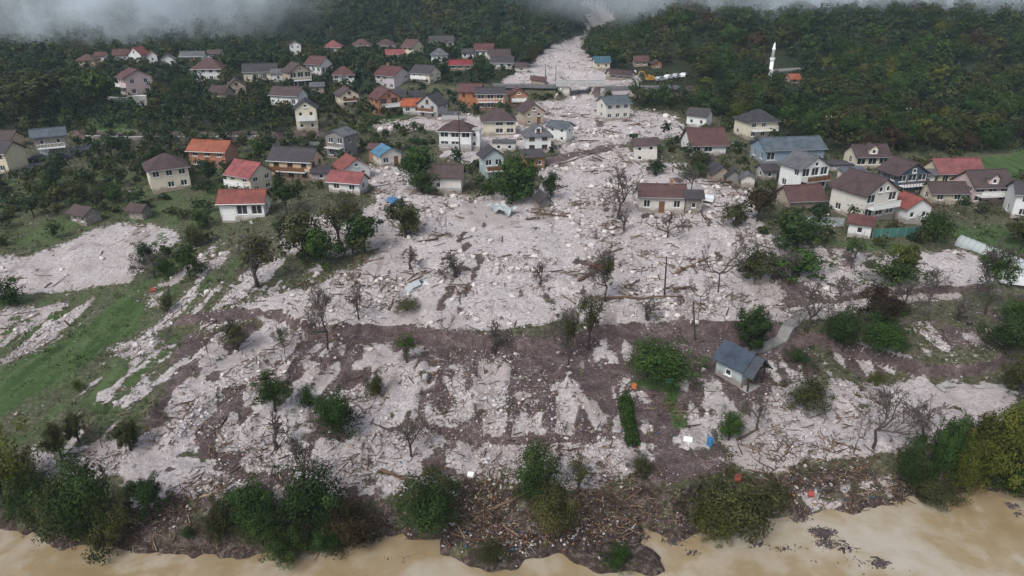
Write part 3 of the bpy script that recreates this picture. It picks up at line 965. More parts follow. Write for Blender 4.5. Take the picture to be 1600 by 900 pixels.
    # roof
    if roof in ('gx', 'gy'):
        v, f = gable_roof_mesh(W if roof == 'gx' else D, span, rise)
        ro = mesh_obj('roof', v, f, M['r_' + rf], root)
        if roof == 'gy': ro.rotation_euler = (0, 0, R(90))
        ro.location = (0, 0, Hh)
    elif roof == 'hip':
        L, sp = (W, D) if W >= D else (D, W)
        rise = sp / 2 * pitch
        v, f = hip_roof_mesh(L, sp, rise)
        ro = mesh_obj('roof', v, f, M['r_' + rf], root)
        if W < D: ro.rotation_euler = (0, 0, R(90))
        ro.location = (0, 0, Hh)
    elif roof == 'shed':
        sl = rise / D
        y0, y1 = -D / 2 - 0.4, D / 2 + 0.3
        z0, z1 = -0.4 * sl, rise + 0.3 * sl
        x = W / 2 + 0.3
        ro = mesh_obj('roof', [(-x, y0, z0), (x, y0, z0), (x, y1, z1), (-x, y1, z1), (-x, y0, z0 + .14), (x, y0, z0 + .14), (x, y1, z1 + .14), (-x, y1, z1 + .14)],
                      [(3, 2, 1, 0), (4, 5, 6, 7), (0, 1, 5, 4), (1, 2, 6, 5), (2, 3, 7, 6), (3, 0, 4, 7)], M['r_' + rf], root)
        ro.location = (0, 0, Hh)
    else:
        ro = MB().box(-W / 2 - .2, W / 2 + .2, -D / 2 - .2, D / 2 + .2, Hh, Hh + 0.25).build('roof', M['r_' + rf], root)
    zr = Hh + rise
    if 'c' in opts:
        hx = 0.22 * W * rh.choice((-1, 1))
        c = MB().box(-0.3, 0.3, -0.3, 0.3, -0.7, 0.75).box(-0.38, 0.38, -0.38, 0.38, 0.75, 0.87).build('chimney', M['w_brick'], ro)
        c.location = (hx, 0.2, rise + 0.1) if roof != 'gy' else (hx, 0.2, rise + 0.1)
    if roof in ('gx', 'gy') and W > 5:
        LL = (W if roof == 'gx' else D) / 2 + 0.42
        MB().tube([(-LL, 0, rise + 0.2), (LL, 0, rise + 0.2)], 0.11, 6).build('ridge_cap', M['r_' + rf], ro)
    if W > 6 and roof in ('gx', 'hip'):
        g = MB().tube([(-W / 2 - .45, -D / 2 - 0.56, Hh - 0.2), (W / 2 + .45, -D / 2 - 0.56, Hh - 0.2)], 0.07, 5)
        g.build('gutter', M['steel'], root)
    if 'b' in opts or 'bb' in opts:
        lv = [sth] if ns == 2 else [sth * k for k in range(1, ns)] or [Hh * 0.5]
        if ns == 1: lv = [Hh]
        for z in lv:
            bw = W * 0.42
            z = z - 0.1
            bo = MB().box(-bw, bw, -D / 2 - 1.25, -D / 2 - 0.004, z, z + 0.16).build('balcony', M['w_white'] if wall not in ('white',) else M['concrete'], root)
            rb = MB()
            for k in range(9):
                x = -bw + 0.03 + (2 * bw - 0.12) * k / 8
                rb.box(x, x + 0.06, -D / 2 - 1.22, -D / 2 - 1.16, z + 0.16, z + 1.0)
            rb.box(-bw, bw, -D / 2 - 1.24, -D / 2 - 1.14, z + 1.0, z + 1.08)
            if rh.random() < 0.6: rb.box(-bw + .03, bw - .03, -D / 2 - 1.158, -D / 2 - 1.13, z + 0.25, z + 0.92)
            rb.build('railing', M['frame'] if rh.random() < 0.6 else M['framebrown'], bo)
    if 'd' in opts:
        dw = min(2.2, W * 0.25); sl = pitch
        db = MB(); y0 = -D / 2 + 0.3; zb = Hh + 0.3 * sl
        db.add([(-dw / 2, y0, zb - .1), (dw / 2, y0, zb - .1), (dw / 2, y0, zb + 1.2), (0, y0, zb + 1.9), (-dw / 2, y0, zb + 1.2),
                (-dw / 2, 0, zb + 1.2), (dw / 2, 0, zb + 1.2), (0, 0, zb + 1.9), (-dw / 2, 0, zb - .1), (dw / 2, 0, zb - .1)],
               [(0, 1, 2, 3, 4), (1, 9, 6, 2), (0, 4, 5, 8)])
        dm = db.build('dormer', M['w_' + wall], root)
        MB().add([(-dw / 2 - .25, y0 - .25, zb + 1.02), (0, y0 - .25, zb + 1.96), (dw / 2 + .25, y0 - .25, zb + 1.02), (dw / 2 + .25, 0.3, zb + 1.02), (0, 0.3, zb + 1.96), (-dw / 2 - .25, 0.3, zb + 1.02),
                  (-dw / 2 - .25, y0 - .25, zb + 1.12), (0, y0 - .25, zb + 2.07), (dw / 2 + .25, y0 - .25, zb + 1.12), (dw / 2 + .25, 0.3, zb + 1.12), (0, 0.3, zb + 2.07), (-dw / 2 - .25, 0.3, zb + 1.12)],
                 [(0, 1, 4, 5), (1, 2, 3, 4), (6, 11, 10, 7), (7, 10, 9, 8), (0, 6, 7, 1), (1, 7, 8, 2), (5, 0, 6, 11)][:7]).build('dormer_roof', M['r_' + rf], dm)
        window_at(dm, dw / 2, zb + 0.25, 0.8, 0.85, np.array([-dw / 2, y0, 0]), X, -Y, fr, rec=-0.04)
    if 'p' in opts:   # parapet / plinth in grey
        MB().box(-W / 2 - .03, W / 2 + .03, -D / 2 - .03, D / 2 + .03, -2.2, 0.6).build('plinth', M['concrete'], root)
    if 'K' in opts:   # concrete lower storey cut into the slope
        MB().box(-W / 2 - .05, W / 2 + .05, -D / 2 - .05, D / 2, -2.2, Hh * 0.34).build('basement', M['w_grey'], root)
    if 'P' in opts:   # lean-to porch on posts
        pb = MB()
        for k in range(4):
            x = -W / 2 + 0.2 + (W - 0.4) * k / 3
            pb.box(x - .07, x + .07, -D / 2 - 2.07, -D / 2 - 1.93, -1.5, 2.1)
        po = pb.build('porch', M['framebrown'], root)
        MB().add([(-W / 2, -D / 2 - 2.3, 2.1), (W / 2, -D / 2 - 2.3, 2.1), (W / 2, -D / 2 - 0.004, 2.75), (-W / 2, -D / 2 - 0.004, 2.75), (-W / 2, -D / 2 - 2.3, 2.2), (W / 2, -D / 2 - 2.3, 2.2), (W / 2, -D / 2 - 0.004, 2.85), (-W / 2, -D / 2 - 0.004, 2.85)],
                 [(3, 2, 1, 0), (4, 5, 6, 7), (0, 1, 5, 4), (1, 2, 6, 5), (2, 3, 7, 6), (3, 0, 4, 7)]).build('porch_roof', M['r_' + rf], po)
    return root


# px, py (foot), width px, wall px, yaw, depth/width, roof, pitch, wall, roof colour, options, label
HOUSES = [
    # far left rows
    (140, 104, 30, 9, 8, 0.9, 'hip', .6, 'peach', 'redbrown', '', 'small peach house with red hipped roof, leftmost of the highest row'),
    (193, 97, 26, 10, 15, 0.9, 'gx', .7, 'white', 'redbrown', '', 'white house just left of the twin red gables in the far left row'),
    (219, 98, 24, 12, -8, 1.0, 'gy', .9, 'white', 'red', '', 'tall white house with steep red gable in the far left row'),
    (240, 99, 18, 11, 25, 1.0, 'gy', .9, 'white', 'red', '', 'narrow white house with red gable beside the tall red gabled one'),
    (265, 103, 26, 9, 20, 1.0, 'gy', .6, 'white', 'grey', '', 'low white house with grey gable in the far left row'),
    (304, 97, 38, 8, 5, .55, 'gx', .6, 'white', 'grey', '', 'long white house with grey roof, right end of the far left row'),
    (217, 152, 56, 27, -46, 1.1, 'gx', .5, 'pink', 'redbrown', 'bO', 'big pink three-storey house on a white terrace among dark trees'),
    (331, 127, 52, 17, 8, .85, 'hip', .75, 'white', 'redbrown', '', 'white house with broad red-brown hipped roof above the left trees'),
    (348, 158, 34, 12, -15, .8, 'gx', .7, 'tan', 'brown', '', 'low tan house half hidden by trees below the white hipped house'),
    (372, 152, 36, 15, 22, 1.0, 'gy', .75, 'tan', 'brown', 'B', 'tan brick house with brown gable left of the cream double house'),
    (410, 128, 56, 14, 12, .5, 'gx', .8, 'cream', 'dark', '', 'long cream house with dark roof left of the big tan gabled house'),
    (467, 140, 50, 24, 35, 1.0, 'gy', .65, 'tan', 'brown', 'bO', 'big tan house with brown gable and three bright windows on the hillside'),
    (500, 118, 42, 15, -30, .8, 'gx', .8, 'white', 'redbrown', '', 'white house with steep dark red roof behind the big tan house'),
    (539, 137, 38, 18, 10, .9, 'hip', .7, 'white', 'redbrown', 'D', 'white house with brown-red hipped roof and outside stair'),
    (463, 86, 22, 14, 15, 1.0, 'gy', .6, 'white', 'redbrown', '', 'narrow white house with brown roof at the forest edge, left of the pink roofed one'),
    (522, 84, 32, 9, 5, .9, 'hip', .65, 'white', 'pinkred', '', 'white house with pinkish hipped roof in the upper row'),
    (566, 80, 34, 8, -5, .8, 'hip', .65, 'cream', 'redbrown', '', 'cream house with maroon hipped roof in the upper row'),
    (604, 80, 34, 8, 0, .8, 'hip', .6, 'cream', 'brown', '', 'cream house with dark brown hipped roof in the upper row'),
    (618, 93, 32, 7, 10, .7, 'gx', .6, 'cream', 'pinkred', '', 'low house with pink roof below the upper row'),
    (646, 91, 36, 15, -38, 1.0, 'gx', .8, 'yellow', 'redbrown', 'O', 'pale yellow gabled house with red roof in the upper row'),
    (690, 76, 42, 10, 8, .6, 'gx', .6, 'cream', 'dark', '', 'cream house with dark roof highest at the forest edge'),
    (687, 99, 28, 12, 5, .9, 'hip', .7, 'white', 'grey', '', 'white house with grey hipped roof left of the crimson roof'),
    (720, 110, 36, 8, 3, .6, 'gx', .5, 'tan', 'crimson', '', 'low building with vivid crimson roof among trees'),
    (757, 91, 32, 11, -6, .7, 'gx', .8, 'white', 'redbrown', '', 'white house with maroon roof near the mouth of the ravine'),
    (780, 96, 36, 8, 8, .7, 'gx', .7, 'pale', 'brown', '', 'pale house with brown roof just behind the low white house'),
    (786, 108, 38, 9, -8, .7, 'gx', .6, 'white', 'dark', '', 'low white house with dark roof beside the ravine mouth'),
    # second row, left of the flow
    (615, 141, 56, 20, -32, 1.0, 'gx', .55, 'lilac', 'redbrown', 'c', 'large lilac house with maroon roof above the railway line'),
    (666, 132, 48, 15, -28, .9, 'gx', .6, 'cream', 'dark', 'b', 'cream house with white gable and long balcony beside the lilac house'),
    (454, 170, 58, 18, -18, .55, 'gx', .75, 'white', 'brown', 'D', 'long white house with dark maroon roof on the left slope'),
    (482, 206, 40, 32, 14, 1.0, 'gy', .7, 'cream', 'dark', 'b', 'tall cream three-storey house with dark gable standing alone above the road'),
    (544, 168, 42, 17, 28, 1.0, 'gy', .6, 'cream', 'brown', 'bB', 'cream chalet with yellow balcony boards and brown gable'),
    (603, 181, 52, 24, 32, 1.0, 'gy', .65, 'brick', 'redbrown', 'bBO', 'brick house with brown gable and dark wooden balcony'),
    (622, 163, 28, 12, 0, .8, 'gx', .7, 'tan', 'dark', '', 'dark roofed house tucked behind the brick gable house'),
    (652, 160, 22, 10, 5, .9, 'gx', .6, 'white', 'dark', '', 'small white house behind the orange-red roof'),
    (646, 179, 34, 13, 5, .8, 'gx', .6, 'white', 'orange', 'O', 'white house with orange-red roof beside the brick gable house'),
    (677, 186, 48, 20, -25, .9, 'gy', .75, 'grey', 'dark', 'bB', 'grey house with steep dark gable at the edge of the rubble'),
    (737, 170, 40, 24, -12, .9, 'gx', .6, 'orange', 'redbrown', 'B', 'tall orange house with maroon roof left of the brick row house'),
    (766, 172, 48, 23, 4, .6, 'gx', .5, 'brick', 'dark', 'bO', 'brick row house with white balcony and dark roof'),
    (809, 167, 32, 16, 6, 1.0, 'gy', .65, 'brick', 'redbrown', 'b', 'small brick house with white balconies near the bridge'),
    (779, 212, 56, 21, 5, .8, 'hip', .7, 'cream', 'brown', 'O', 'cream bungalow with broad dark brown hipped roof'),
    (716, 236, 58, 28, -8, .8, 'hip', .6, 'white', 'brown', 'OK', 'large white house with dark brown hipped roof and grey basement'),
    (829, 197, 42, 20, 18, 1.0, 'gy', .75, 'tan', 'brown', 'D', 'tan house with brown gable beside the debris flow'),
    (838, 238, 46, 24, 8, .85, 'hip', .75, 'white', 'grey', 'dBO', 'white villa with charcoal hipped roof and small dormer'),
    (875, 224, 42, 22, -35, .6, 'gx', .55, 'white', 'bluegrey', '', 'white house with blue-grey roof right at the flow edge'),
    (833, 264, 36, 16, 12, .8, 'shed', .5, 'orange', 'dark', 'G', 'orange garage with dark lean-to roof below the white villa'),
    # right of the flow, far
    (957, 189, 52, 24, 20, .75, 'gx', .5, 'pale', 'bluegrey', '', 'house with slate-blue roof standing in the flow below the bridge'),
    (939, 109, 26, 11, 5, .8, 'gx', .7, 'cream', 'teal', '', 'small cream house with teal roof above the bridge'),
    (966, 126, 40, 7, 10, .6, 'gx', .6, 'tan', 'brown', '', 'wrecked low house with brown roof above the bridge'),
    (1000, 104, 22, 8, 0, .8, 'gx', .7, 'tan', 'redbrown', '', 'small maroon roofed house at the right forest edge'),
    (1025, 107, 16, 7, 10, .9, 'gy', .6, 'orange', 'brown', '', 'tiny orange hut at the right forest edge'),
    (1237, 132, 22, 8, 15, .9, 'gx', .7, 'tan', 'orange', '', 'lone hut with orange roof right of the minaret'),
    (1091, 201, 42, 18, -35, .8, 'gx', .65, 'white', 'dark', '', 'white house with black gabled roof beside the right forest'),
    (1178, 218, 62, 25, 14, .85, 'hip', .65, 'cream', 'dark', 'b', 'cream house with wide charcoal hipped roof below the right forest'),
    (1097, 243, 62, 15, 4, .9, 'gx', .8, 'white', 'redbrown', 'O', 'low white house with very large plain maroon roof'),
    (1008, 254, 40, 26, -8, .7, 'gx', .5, 'pale', 'brown', 'X', 'battered white house with broken brown roof in mid flow'),
    (1030, 333, 74, 24, -3, .5, 'gx', .75, 'pale', 'redbrown', 'XDc', 'long old house with red-brown roof swamped by gravel'),
    (1080, 333, 26, 23, -3, 1.0, 'gx', .6, 'stone', 'dark', 'X', 'short stone annex with grey roof at the end of the long old house'),
    (1226, 258, 108, 22, 8, .5, 'gx', .5, 'bluegrey', 'bluegrey', 'O', 'wide blue-grey house with pale slate roof'),
    (1250, 303, 70, 36, 22, .85, 'gy', .6, 'white', 'grey', 'bO', 'big white three-storey house with grey gable and balconies'),
    (1350, 264, 58, 18, 4, .7, 'gx', .7, 'cream', 'brown', 'dO', 'cream house with dark brown roof and central gable dormer'),
    (1247, 326, 66, 12, 8, .8, 'gx', .7, 'tan', 'redbrown', 'n', 'low tan building with dull red roof in front of the big white house'),
    (1341, 346, 94, 38, 24, .95, 'gy', .62, 'pale', 'brown', 'bO', 'largest grey-white house with big dark gable and two balconies'),
    (1402, 306, 66, 30, 14, .8, 'gy', .6, 'darkblue', 'brown', 'bO', 'dark blue and white fronted house with gabled balcony'),
    (1482, 292, 76, 20, 3, .6, 'gx', .75, 'yellow', 'pinkred', '', 'pale yellow house with large bright red roof at right'),
    (1470, 318, 56, 16, 0, .6, 'gx', .7, 'cream', 'brown', '', 'low cream house with brown roof left of the pink house'),
    (1526, 318, 70, 24, 6, .8, 'gx', .75, 'pink', 'brown', 'dbO', 'pink house with brown roof and round-topped dormer'),
    (1416, 348, 52, 22, 12, .9, 'gy', .6, 'white', 'red', '', 'small white house with bright red gable beside the largest house'),
    (1340, 374, 42, 22, -28, .8, 'gx', .6, 'white', 'redbrown', '', 'little white outbuilding with red-brown roof in front of the largest house'),
    (1600, 346, 70, 36, -18, .8, 'gx', .6, 'white', 'dark', 'c', 'white house with dark roof cut by the right edge of view'),
    (1120, 284, 30, 14, 14, 1.0, 'gy', .7, 'tan', 'dark', 'Dn', 'small dark roofed tan shed in the gardens right of the flow'),
    (1143, 287, 24, 11, -8, 1.0, 'gy', .9, 'wood', 'dark', 'Dn', 'steep little wooden shed beside the tan shed'),
    (1308, 268, 36, 8, 5, .8, 'flat', .1, 'white', 'dark', 'n', 'flat roofed white garage beside the cream dormer house'),
    (1330, 287, 44, 13, 10, .6, 'shed', .35, 'pale', 'bluegrey', '', 'long low annex with slate lean-to roof behind the largest house'),
    (845, 326, 26, 12, 28, 1.0, 'gy', .9, 'wood', 'dark', 'n', 'tiny grey wooden hut leaning at the gravel edge'),
    (497, 147, 24, 11, 15, .8, 'gx', .5, 'tan', 'grey', '', 'small tan annex below the white house with steep dark red roof'),
    (706, 191, 32, 11, 3, .6, 'flat', .1, 'grey', 'grey', 'n', 'low flat grey annex at the rubble edge right of the grey gabled house'),
    (743, 233, 20, 26, -8, 1.0, 'flat', .1, 'white', 'white', '', 'flat roofed white annex on the right side of the large white house'),
    (788, 237, 36, 12, 0, .6, 'flat', .1, 'pale', 'grey', '', 'flat roofed pale garage between the large white house and the villa'),
    (437, 128, 22, 12, 10, .9, 'gx', .6, 'white', 'grey', '', 'white house at the right end of the long cream house'),
    (1186, 240, 26, 13, 8, .8, 'gx', .5, 'bluegrey', 'teal', '', 'small teal roofed house at the left end of the wide blue-grey house'),
    (1196, 282, 28, 15, 12, .9, 'gx', .6, 'grey', 'dark', '', 'grey shed with dark roof left of the big white house'),
    (1166, 292, 24, 12, -10, .9, 'gy', .6, 'pale', 'grey', 'n', 'pale shed between the wooden shed and the reddish tree'),
    (1440, 294, 24, 20, 6, .9, 'gx', .5, 'white', 'grey', '', 'narrow white house squeezed between the dark blue house and the red roof'),
    (338, 93, 22, 8, 4, .8, 'gx', .6, 'white', 'brown', '', 'tiny white house behind the white hipped house on the left'),
    (161, 96, 18, 8, -6, .9, 'gx', .6, 'white', 'redbrown', '', 'tiny white house second from the left in the highest row'),
    (814, 114, 20, 9, 6, .8, 'gx', .6, 'pale', 'brown', '', 'small pale house at the left rim of the chute'),
    (840, 134, 24, 8, -4, .7, 'gx', .5, 'tan', 'redbrown', 'n', 'wrecked brown hut on the fill left of the bridge'),
    (731, 92, 20, 9, 5, .8, 'gx', .6, 'white', 'dark', '', 'small white house between the crimson roof and the forest'),
    (1100, 262, 24, 11, 8, .8, 'gx', .5, 'tan', 'brown', '', 'small tan outbuilding below the large maroon roof'),
    # left, near rows
    (5, 272, 66, 30, -4, .7, 'gx', .6, 'yellow', 'dark', 's', 'pale yellow house with dark roof cut by the left edge'),
    (8, 234, 50, 14, 0, .7, 'gx', .6, 'peach', 'brown', '', 'low brown roofed house behind the pale yellow one'),
    (87, 250, 58, 32, 32, .8, 'gx', .45, 'stone', 'bluegrey', 'bG', 'unplastered stone house with slate-blue roof by the side road'),
    (338, 263, 70, 24, -10, .6, 'gx', .6, 'brick', 'orange', 'D', 'brick house with bright orange roof on the left slope'),
    (268, 301, 80, 32, 32, 1.0, 'hip', .6, 'cream', 'brown', '', 'large cream house with brown hipped roof above the meadow'),
    (395, 305, 70, 26, -28, .9, 'gx', .7, 'cream', 'pinkred', 'b', 'cream house with rosy red roof and porch on the left'),
    (387, 345, 72, 26, 4, .55, 'gx', .75, 'white', 'red', 'OG', 'low white house with red roof at the grove corner'),
    (467, 283, 80, 28, -12, .6, 'gx', .7, 'peach', 'dark', 'bB', 'long orange house with dark roof and wooden balcony'),
    (504, 284, 32, 14, 10, .8, 'gx', .6, 'lilac', 'dark', '', 'small lilac annex between the orange house and the red roofs'),
    (536, 250, 46, 34, -24, .9, 'gy', .4, 'wood', 'grey', 'bO', 'tall weathered grey house with glazed white veranda'),
    (606, 262, 48, 18, 32, 1.0, 'gy', .55, 'pale', 'blue', 'OD', 'small house with bright blue roof above the rubble tongue'),
    (552, 284, 60, 18, 34, .9, 'gy', .6, 'white', 'red', '', 'white gabled house with red roof behind the red-roofed bungalow'),
    (546, 304, 62, 17, -16, .55, 'gx', .75, 'white', 'pinkred', '', 'white bungalow with pinkish red roof at the rubble tongue'),
    (700, 302, 52, 24, -4, .7, 'gx', .8, 'pale', 'brown', 'K', 'white cottage with dull brown roof and mossy basement'),
    (768, 287, 40, 38, 16, 1.0, 'gy', .7, 'sage', 'dark', 'bO', 'pale grey narrow house with dark gable beside the big green tree'),
    (592, 252, 26, 18, -8, 1.0, 'gx', .4, 'brick', 'redbrown', 'n', 'rusty brick shed right of the weathered grey house'),
    (138, 353, 46, 16, -26, .7, 'gx', .6, 'stone', 'brown', '', 'stone barn with brown roof on the meadow edge'),
    (222, 344, 30, 14, -14, .8, 'gx', .6, 'stone', 'brown', 'n', 'smaller stone barn with brown roof beside the grove'),
]
for row in HOUSES:
    nm = 'house'
    ct = 'house'
    lab = row[11]
    for wd, n2 in (('barn', 'barn'), ('shed', 'shed'), ('garage', 'garage'), ('hut', 'hut'), ('annex', 'annex'), ('outbuilding', 'outbuilding')):
        if wd in lab.split() and not lab.endswith('long old house'):
            nm = n2; ct = n2
            break
    if lab.startswith('short stone annex'): nm = ct = 'annex'
    if 'left of the twin' in lab: nm = ct = 'house'
    hs_ = house(*row, name=nm, cat=ct)
    if 'battered' in lab: hs_.rotation_euler = (R(2), R(-5), hs_.rotation_euler.z)
    if 'leaning' in lab: hs_.rotation_euler = (R(8), R(9), hs_.rotation_euler.z)
    if 'wrecked' in lab: hs_.rotation_euler = (R(-3), R(6), hs_.rotation_euler.z)

# ------------------------------------------------------------------ trees
def leaf_quads(P, N, size, rr):
    """kite-shaped leaf cards at P facing N"""
    n = len(P)
    a = rr.normal(size=(n, 3))
    u = np.cross(N, a); u /= np.linalg.norm(u, axis=1, keepdims=True) + 1e-9
    w = np.cross(N, u)
    s = size * (0.6 + 0.8 * rr.random((n, 1)))
    V = np.stack([P - u * s * 0.75, P - w * s * 0.42 + N * s * 0.12, P + u * s * 0.75, P + w * s * 0.42 + N * s * 0.12], 1).reshape(-1, 3)
    return V


def crown_points(rr, n, shape, cr):
    """leaf positions, normals and tints for a crown of unit height"""
    if shape == 'bush':
        cz, rz, nl, lr = 0.47, 0.47, 17, 0.46
    elif shape == 'round':
        cz, rz, nl, lr = 0.62, 0.36, 15, 0.45
    elif shape == 'tall':
        cz, rz, nl, lr = 0.56, 0.42, 14, 0.5
    elif shape == 'cone':
        cz, rz, nl, lr = 0.5, 0.48, 18, 0.5
    elif shape == 'low':
        cz, rz, nl, lr = 0.42, 0.42, 14, 0.4
    else:
        cz, rz, nl, lr = 0.64, 0.34, 16, 0.34
    n2 = int(nl * 1.2)
    nt_ = nl + n2
    d = rr.normal(size=(nt_, 3)); d /= np.linalg.norm(d, axis=1, keepdims=True)
    rad = np.concatenate([rr.random(nl) ** 0.5 * 0.66, rr.uniform(0.72, 1.08, n2)])
    C = np.stack([d[:, 0] * rad * cr, d[:, 1] * rad * cr, cz + d[:, 2] * rad * rz], 1)
    LR = np.concatenate([lr * (0.6 + 0.55 * rr.random(nl)), lr * (0.28 + 0.3 * rr.random(n2))])
    if shape == 'cone':
        tz = rr.random(nt_); C[:, 2] = 0.12 + 0.8 * tz; k = (1 - tz) * 0.75 + 0.05
        an = rr.random(nt_) * 6.283; C[:, 0] = np.cos(an) * k * cr * 0.7; C[:, 1] = np.sin(an) * k * cr * 0.7
        LR = LR * np.clip(1.15 - tz, 0.3, 1)
    w = LR ** 2.0; w /= w.sum()
    li = rr.choice(nt_, n, p=w)
    e = rr.normal(size=(n, 3)); e /= np.linalg.norm(e, axis=1, keepdims=True)
    q = rr.random(n) ** 0.33
    off = e * (q * LR[li])[:, None] * np.array([cr, cr, rz * 0.95])
    P = C[li] + off
    keep = P[:, 2] > 0.01
    # a few holes where the sky or the ground shows through
    for k in range(7):
        hd = rr.normal(size=3); hd /= np.linalg.norm(hd)
        hc = np.array([hd[0] * cr, hd[1] * cr, cz + hd[2] * rz]) * np.array([0.9, 0.9, 1])
        keep &= np.linalg.norm((P - hc) / np.array([cr, cr, rz]), axis=1) > 0.22 + 0.12 * rr.random()
    oc = (P - np.array([0, 0, cz])) / np.array([cr, cr, rz])
    N = e * 0.8 + oc * 0.75 + rr.normal(size=(n, 3)) * 0.42 + np.array([0, 0, 0.3])
    N /= np.linalg.norm(N, axis=1, keepdims=True)
    lt = rr.random(nt_); lv = rr.random(nt_)
    tint = np.stack([np.clip(0.75 * lt[li] + 0.35 * rr.random(n) - 0.05, 0, 1), np.clip(0.6 * lv[li] + 0.55 * rr.random(n) - 0.08, 0, 1), 0 * li], 1)
    return P[keep], N[keep], tint[keep], C


def tree_meshes(seed, shape, cr, n, leaf):
    rr = np.random.default_rng(seed)
    P, N, tint, C = crown_points(rr, n, shape, cr)
    V = leaf_quads(P, N, leaf, rr)
    me = fast_mesh('crown', V, np.arange(len(V)).reshape(-1, 4), 4)
    add_col(me, 'tint', np.repeat(tint, 4, 0))
    tb = MB()
    top = {'bush': 0.5, 'low': 0.3, 'round': 0.72, 'tall': 0.85, 'cone': 0.93, 'sparse': 0.8}[shape]
    r0 = 0.022 if shape in ('bush', 'low') else 0.026
    bend = rr.normal(size=(4, 2)) * 0.018
    tp = [(bend[k, 0] * k, bend[k, 1] * k, -0.04 + (top + 0.04) * k / 3) for k in range(4)]
    tb.tube(tp, [r0 * 1.25, r0, r0 * 0.7, r0 * 0.3], 7)
    for c in C[:12]:
        k = 1 + int(rr.random() * 1.6)
        a = np.array(tp[k]); b_ = np.array(c)
        m_ = a * 0.5 + b_ * 0.5 + np.array([0, 0, 0.03])
        tb.tube([a, m_, b_], [r0 * 0.5, r0 * 0.33, r0 * 0.14], 5)
        if shape == 'sparse':
            for _ in range(5):
                t2 = b_ + rr.normal(size=3) * np.array([cr, cr, 0.3]) * 0.35
                tb.tube([m_ * .4 + b_ * .6, t2], [r0 * 0.18, r0 * 0.06], 4)
    mt = bpy.data.meshes.new('trunk'); mt.from_pydata(tb.v, [], tb.f); mt.update()
    return mt, me


_tcache = {}


def variant(shape, mat, level, k):
    """mesh pair for a tree of the kind, shared by its copies"""
    key = (shape, mat, level, k)
    if key not in _tcache:
        n, leaf = {'near': (9000, 0.020), 'mid': (2800, 0.038), 'far': (1100, 0.06)}[level]
        if shape == 'sparse': n, leaf = int(n * 0.3), leaf * 0.9
        cr = {'bush': 0.5, 'round': 0.38, 'tall': 0.26, 'cone': 0.24, 'low': 0.8, 'sparse': 0.36}[shape]
        mt, me = tree_meshes(sum(ord(ch) for ch in shape + mat + level) * 7 + k, shape, cr, n, leaf)
        mt.materials.append(M['bark']); me.materials.append(M[mat])
        _tcache[key] = (mt, me, cr)
    return _tcache[key]


def put_tree(x, y, z, Hh, rad, shape, mat, level, k, label, group=None, name='tree', cat='tree', rz=None):
    mt, me, cr = variant(shape, mat, level, k)
    sx = rad / cr
    e = empty(name, (x, y, z), random.random() * 6.28 if rz is None else rz, (sx, sx * random.uniform(0.9, 1.1), Hh))
    t = bpy.data.objects.new('trunk', mt); COL.objects.link(t); t.parent = e
    c = bpy.data.objects.new('crown' if name != 'shrub' else 'foliage', me); COL.objects.link(c); c.parent = e
    return tag(e, label, cat, group)


def bare_mesh(seed, depth=6, spread=0.55, first=0.30, up=0.25):
    """leafless tree of about unit height, trunk and branches as two meshes"""
    rr = np.random.default_rng(seed)
    trunk = MB(); tw = MB()

    def grow(p, d, L, r, lev):
        d = d / np.linalg.norm(d)
        q = p + d * L * 0.5 + rr.normal(size=3) * L * 0.05; e = p + d * L + rr.normal(size=3) * L * 0.06
        (trunk if lev == 0 else tw).tube([p, q, e], [r, r * 0.85, r * 0.68], 6 if lev < 2 else 3, cap=lev < 2)
        if lev >= depth: return
        nb = 3 if lev in (0, 1) or rr.random() < 0.45 else 2
        for i in range(nb):
            nd = d + rr.normal(size=3) * spread + np.array([0, 0, up * (0.5 if lev > 2 else 1)])
            grow(e, nd, L * rr.uniform(0.62, 0.86), max(r * 0.64, 0.0042), lev + 1)
            if lev > 0 and rr.random() < 0.5:
                grow(q, d + rr.normal(size=3) * spread * 1.3, L * 0.6, max(r * 0.45, 0.004), max(lev + 2, depth - 1))
    grow(np.array([0, 0, -0.03]), np.array([rr.normal() * .05, rr.normal() * .05, 1.0]), first, 0.024, 0)
    out = []
    for b_, n in ((trunk, 'trunk'), (tw, 'branches')):
        m_ = bpy.data.meshes.new(n); m_.from_pydata(b_.v, [], b_.f); m_.update(); m_.materials.append(M['bark' if n == 'trunk' else 'barkgrey']); out.append(m_)
    zs = max(v[2] for v in tw.v); wd = np.percentile([math.hypot(v[0], v[1]) for v in tw.v], 88)
    return out[0], out[1], zs, wd


_bare = [bare_mesh(11, 6), bare_mesh(23, 6, 0.7, 0.24), bare_mesh(37, 5, 0.5, 0.34), bare_mesh(41, 6, 0.62, 0.2, 0.1), bare_mesh(58, 5, 0.8, 0.12, 0.15)]


def put_bare(px, py, wpx, hpx, k, label, name='bare_tree', group=None, sprig=None):
    P = at(px, py); s = ppm(P); al = math.atan2(CAMZ - P[2], P[1])
    mt, mb_, zs, wd = _bare[k]
    Hh = max(1.2, (hpx / s - wpx / s * 0.25 * math.sin(al)) / math.cos(al)) / zs
    sx = wpx / s / 2 / wd
    e = empty(name, P, random.random() * 6.28, (sx, sx, Hh))
    for n, m_ in (('trunk', mt), ('branches', mb_)):
        o = bpy.data.objects.new(n, m_); COL.objects.link(o); o.parent = e
    if sprig:
        _, me, cr = variant('sparse', sprig, 'near', k % 2)
        o = bpy.data.objects.new('leaves', me); COL.objects.link(o); o.parent = e
        o.scale = (wd / cr * 0.92, wd / cr * 0.92, zs)
    return tag(e, label, 'shrub' if name == 'bare_shrub' else 'tree', group)


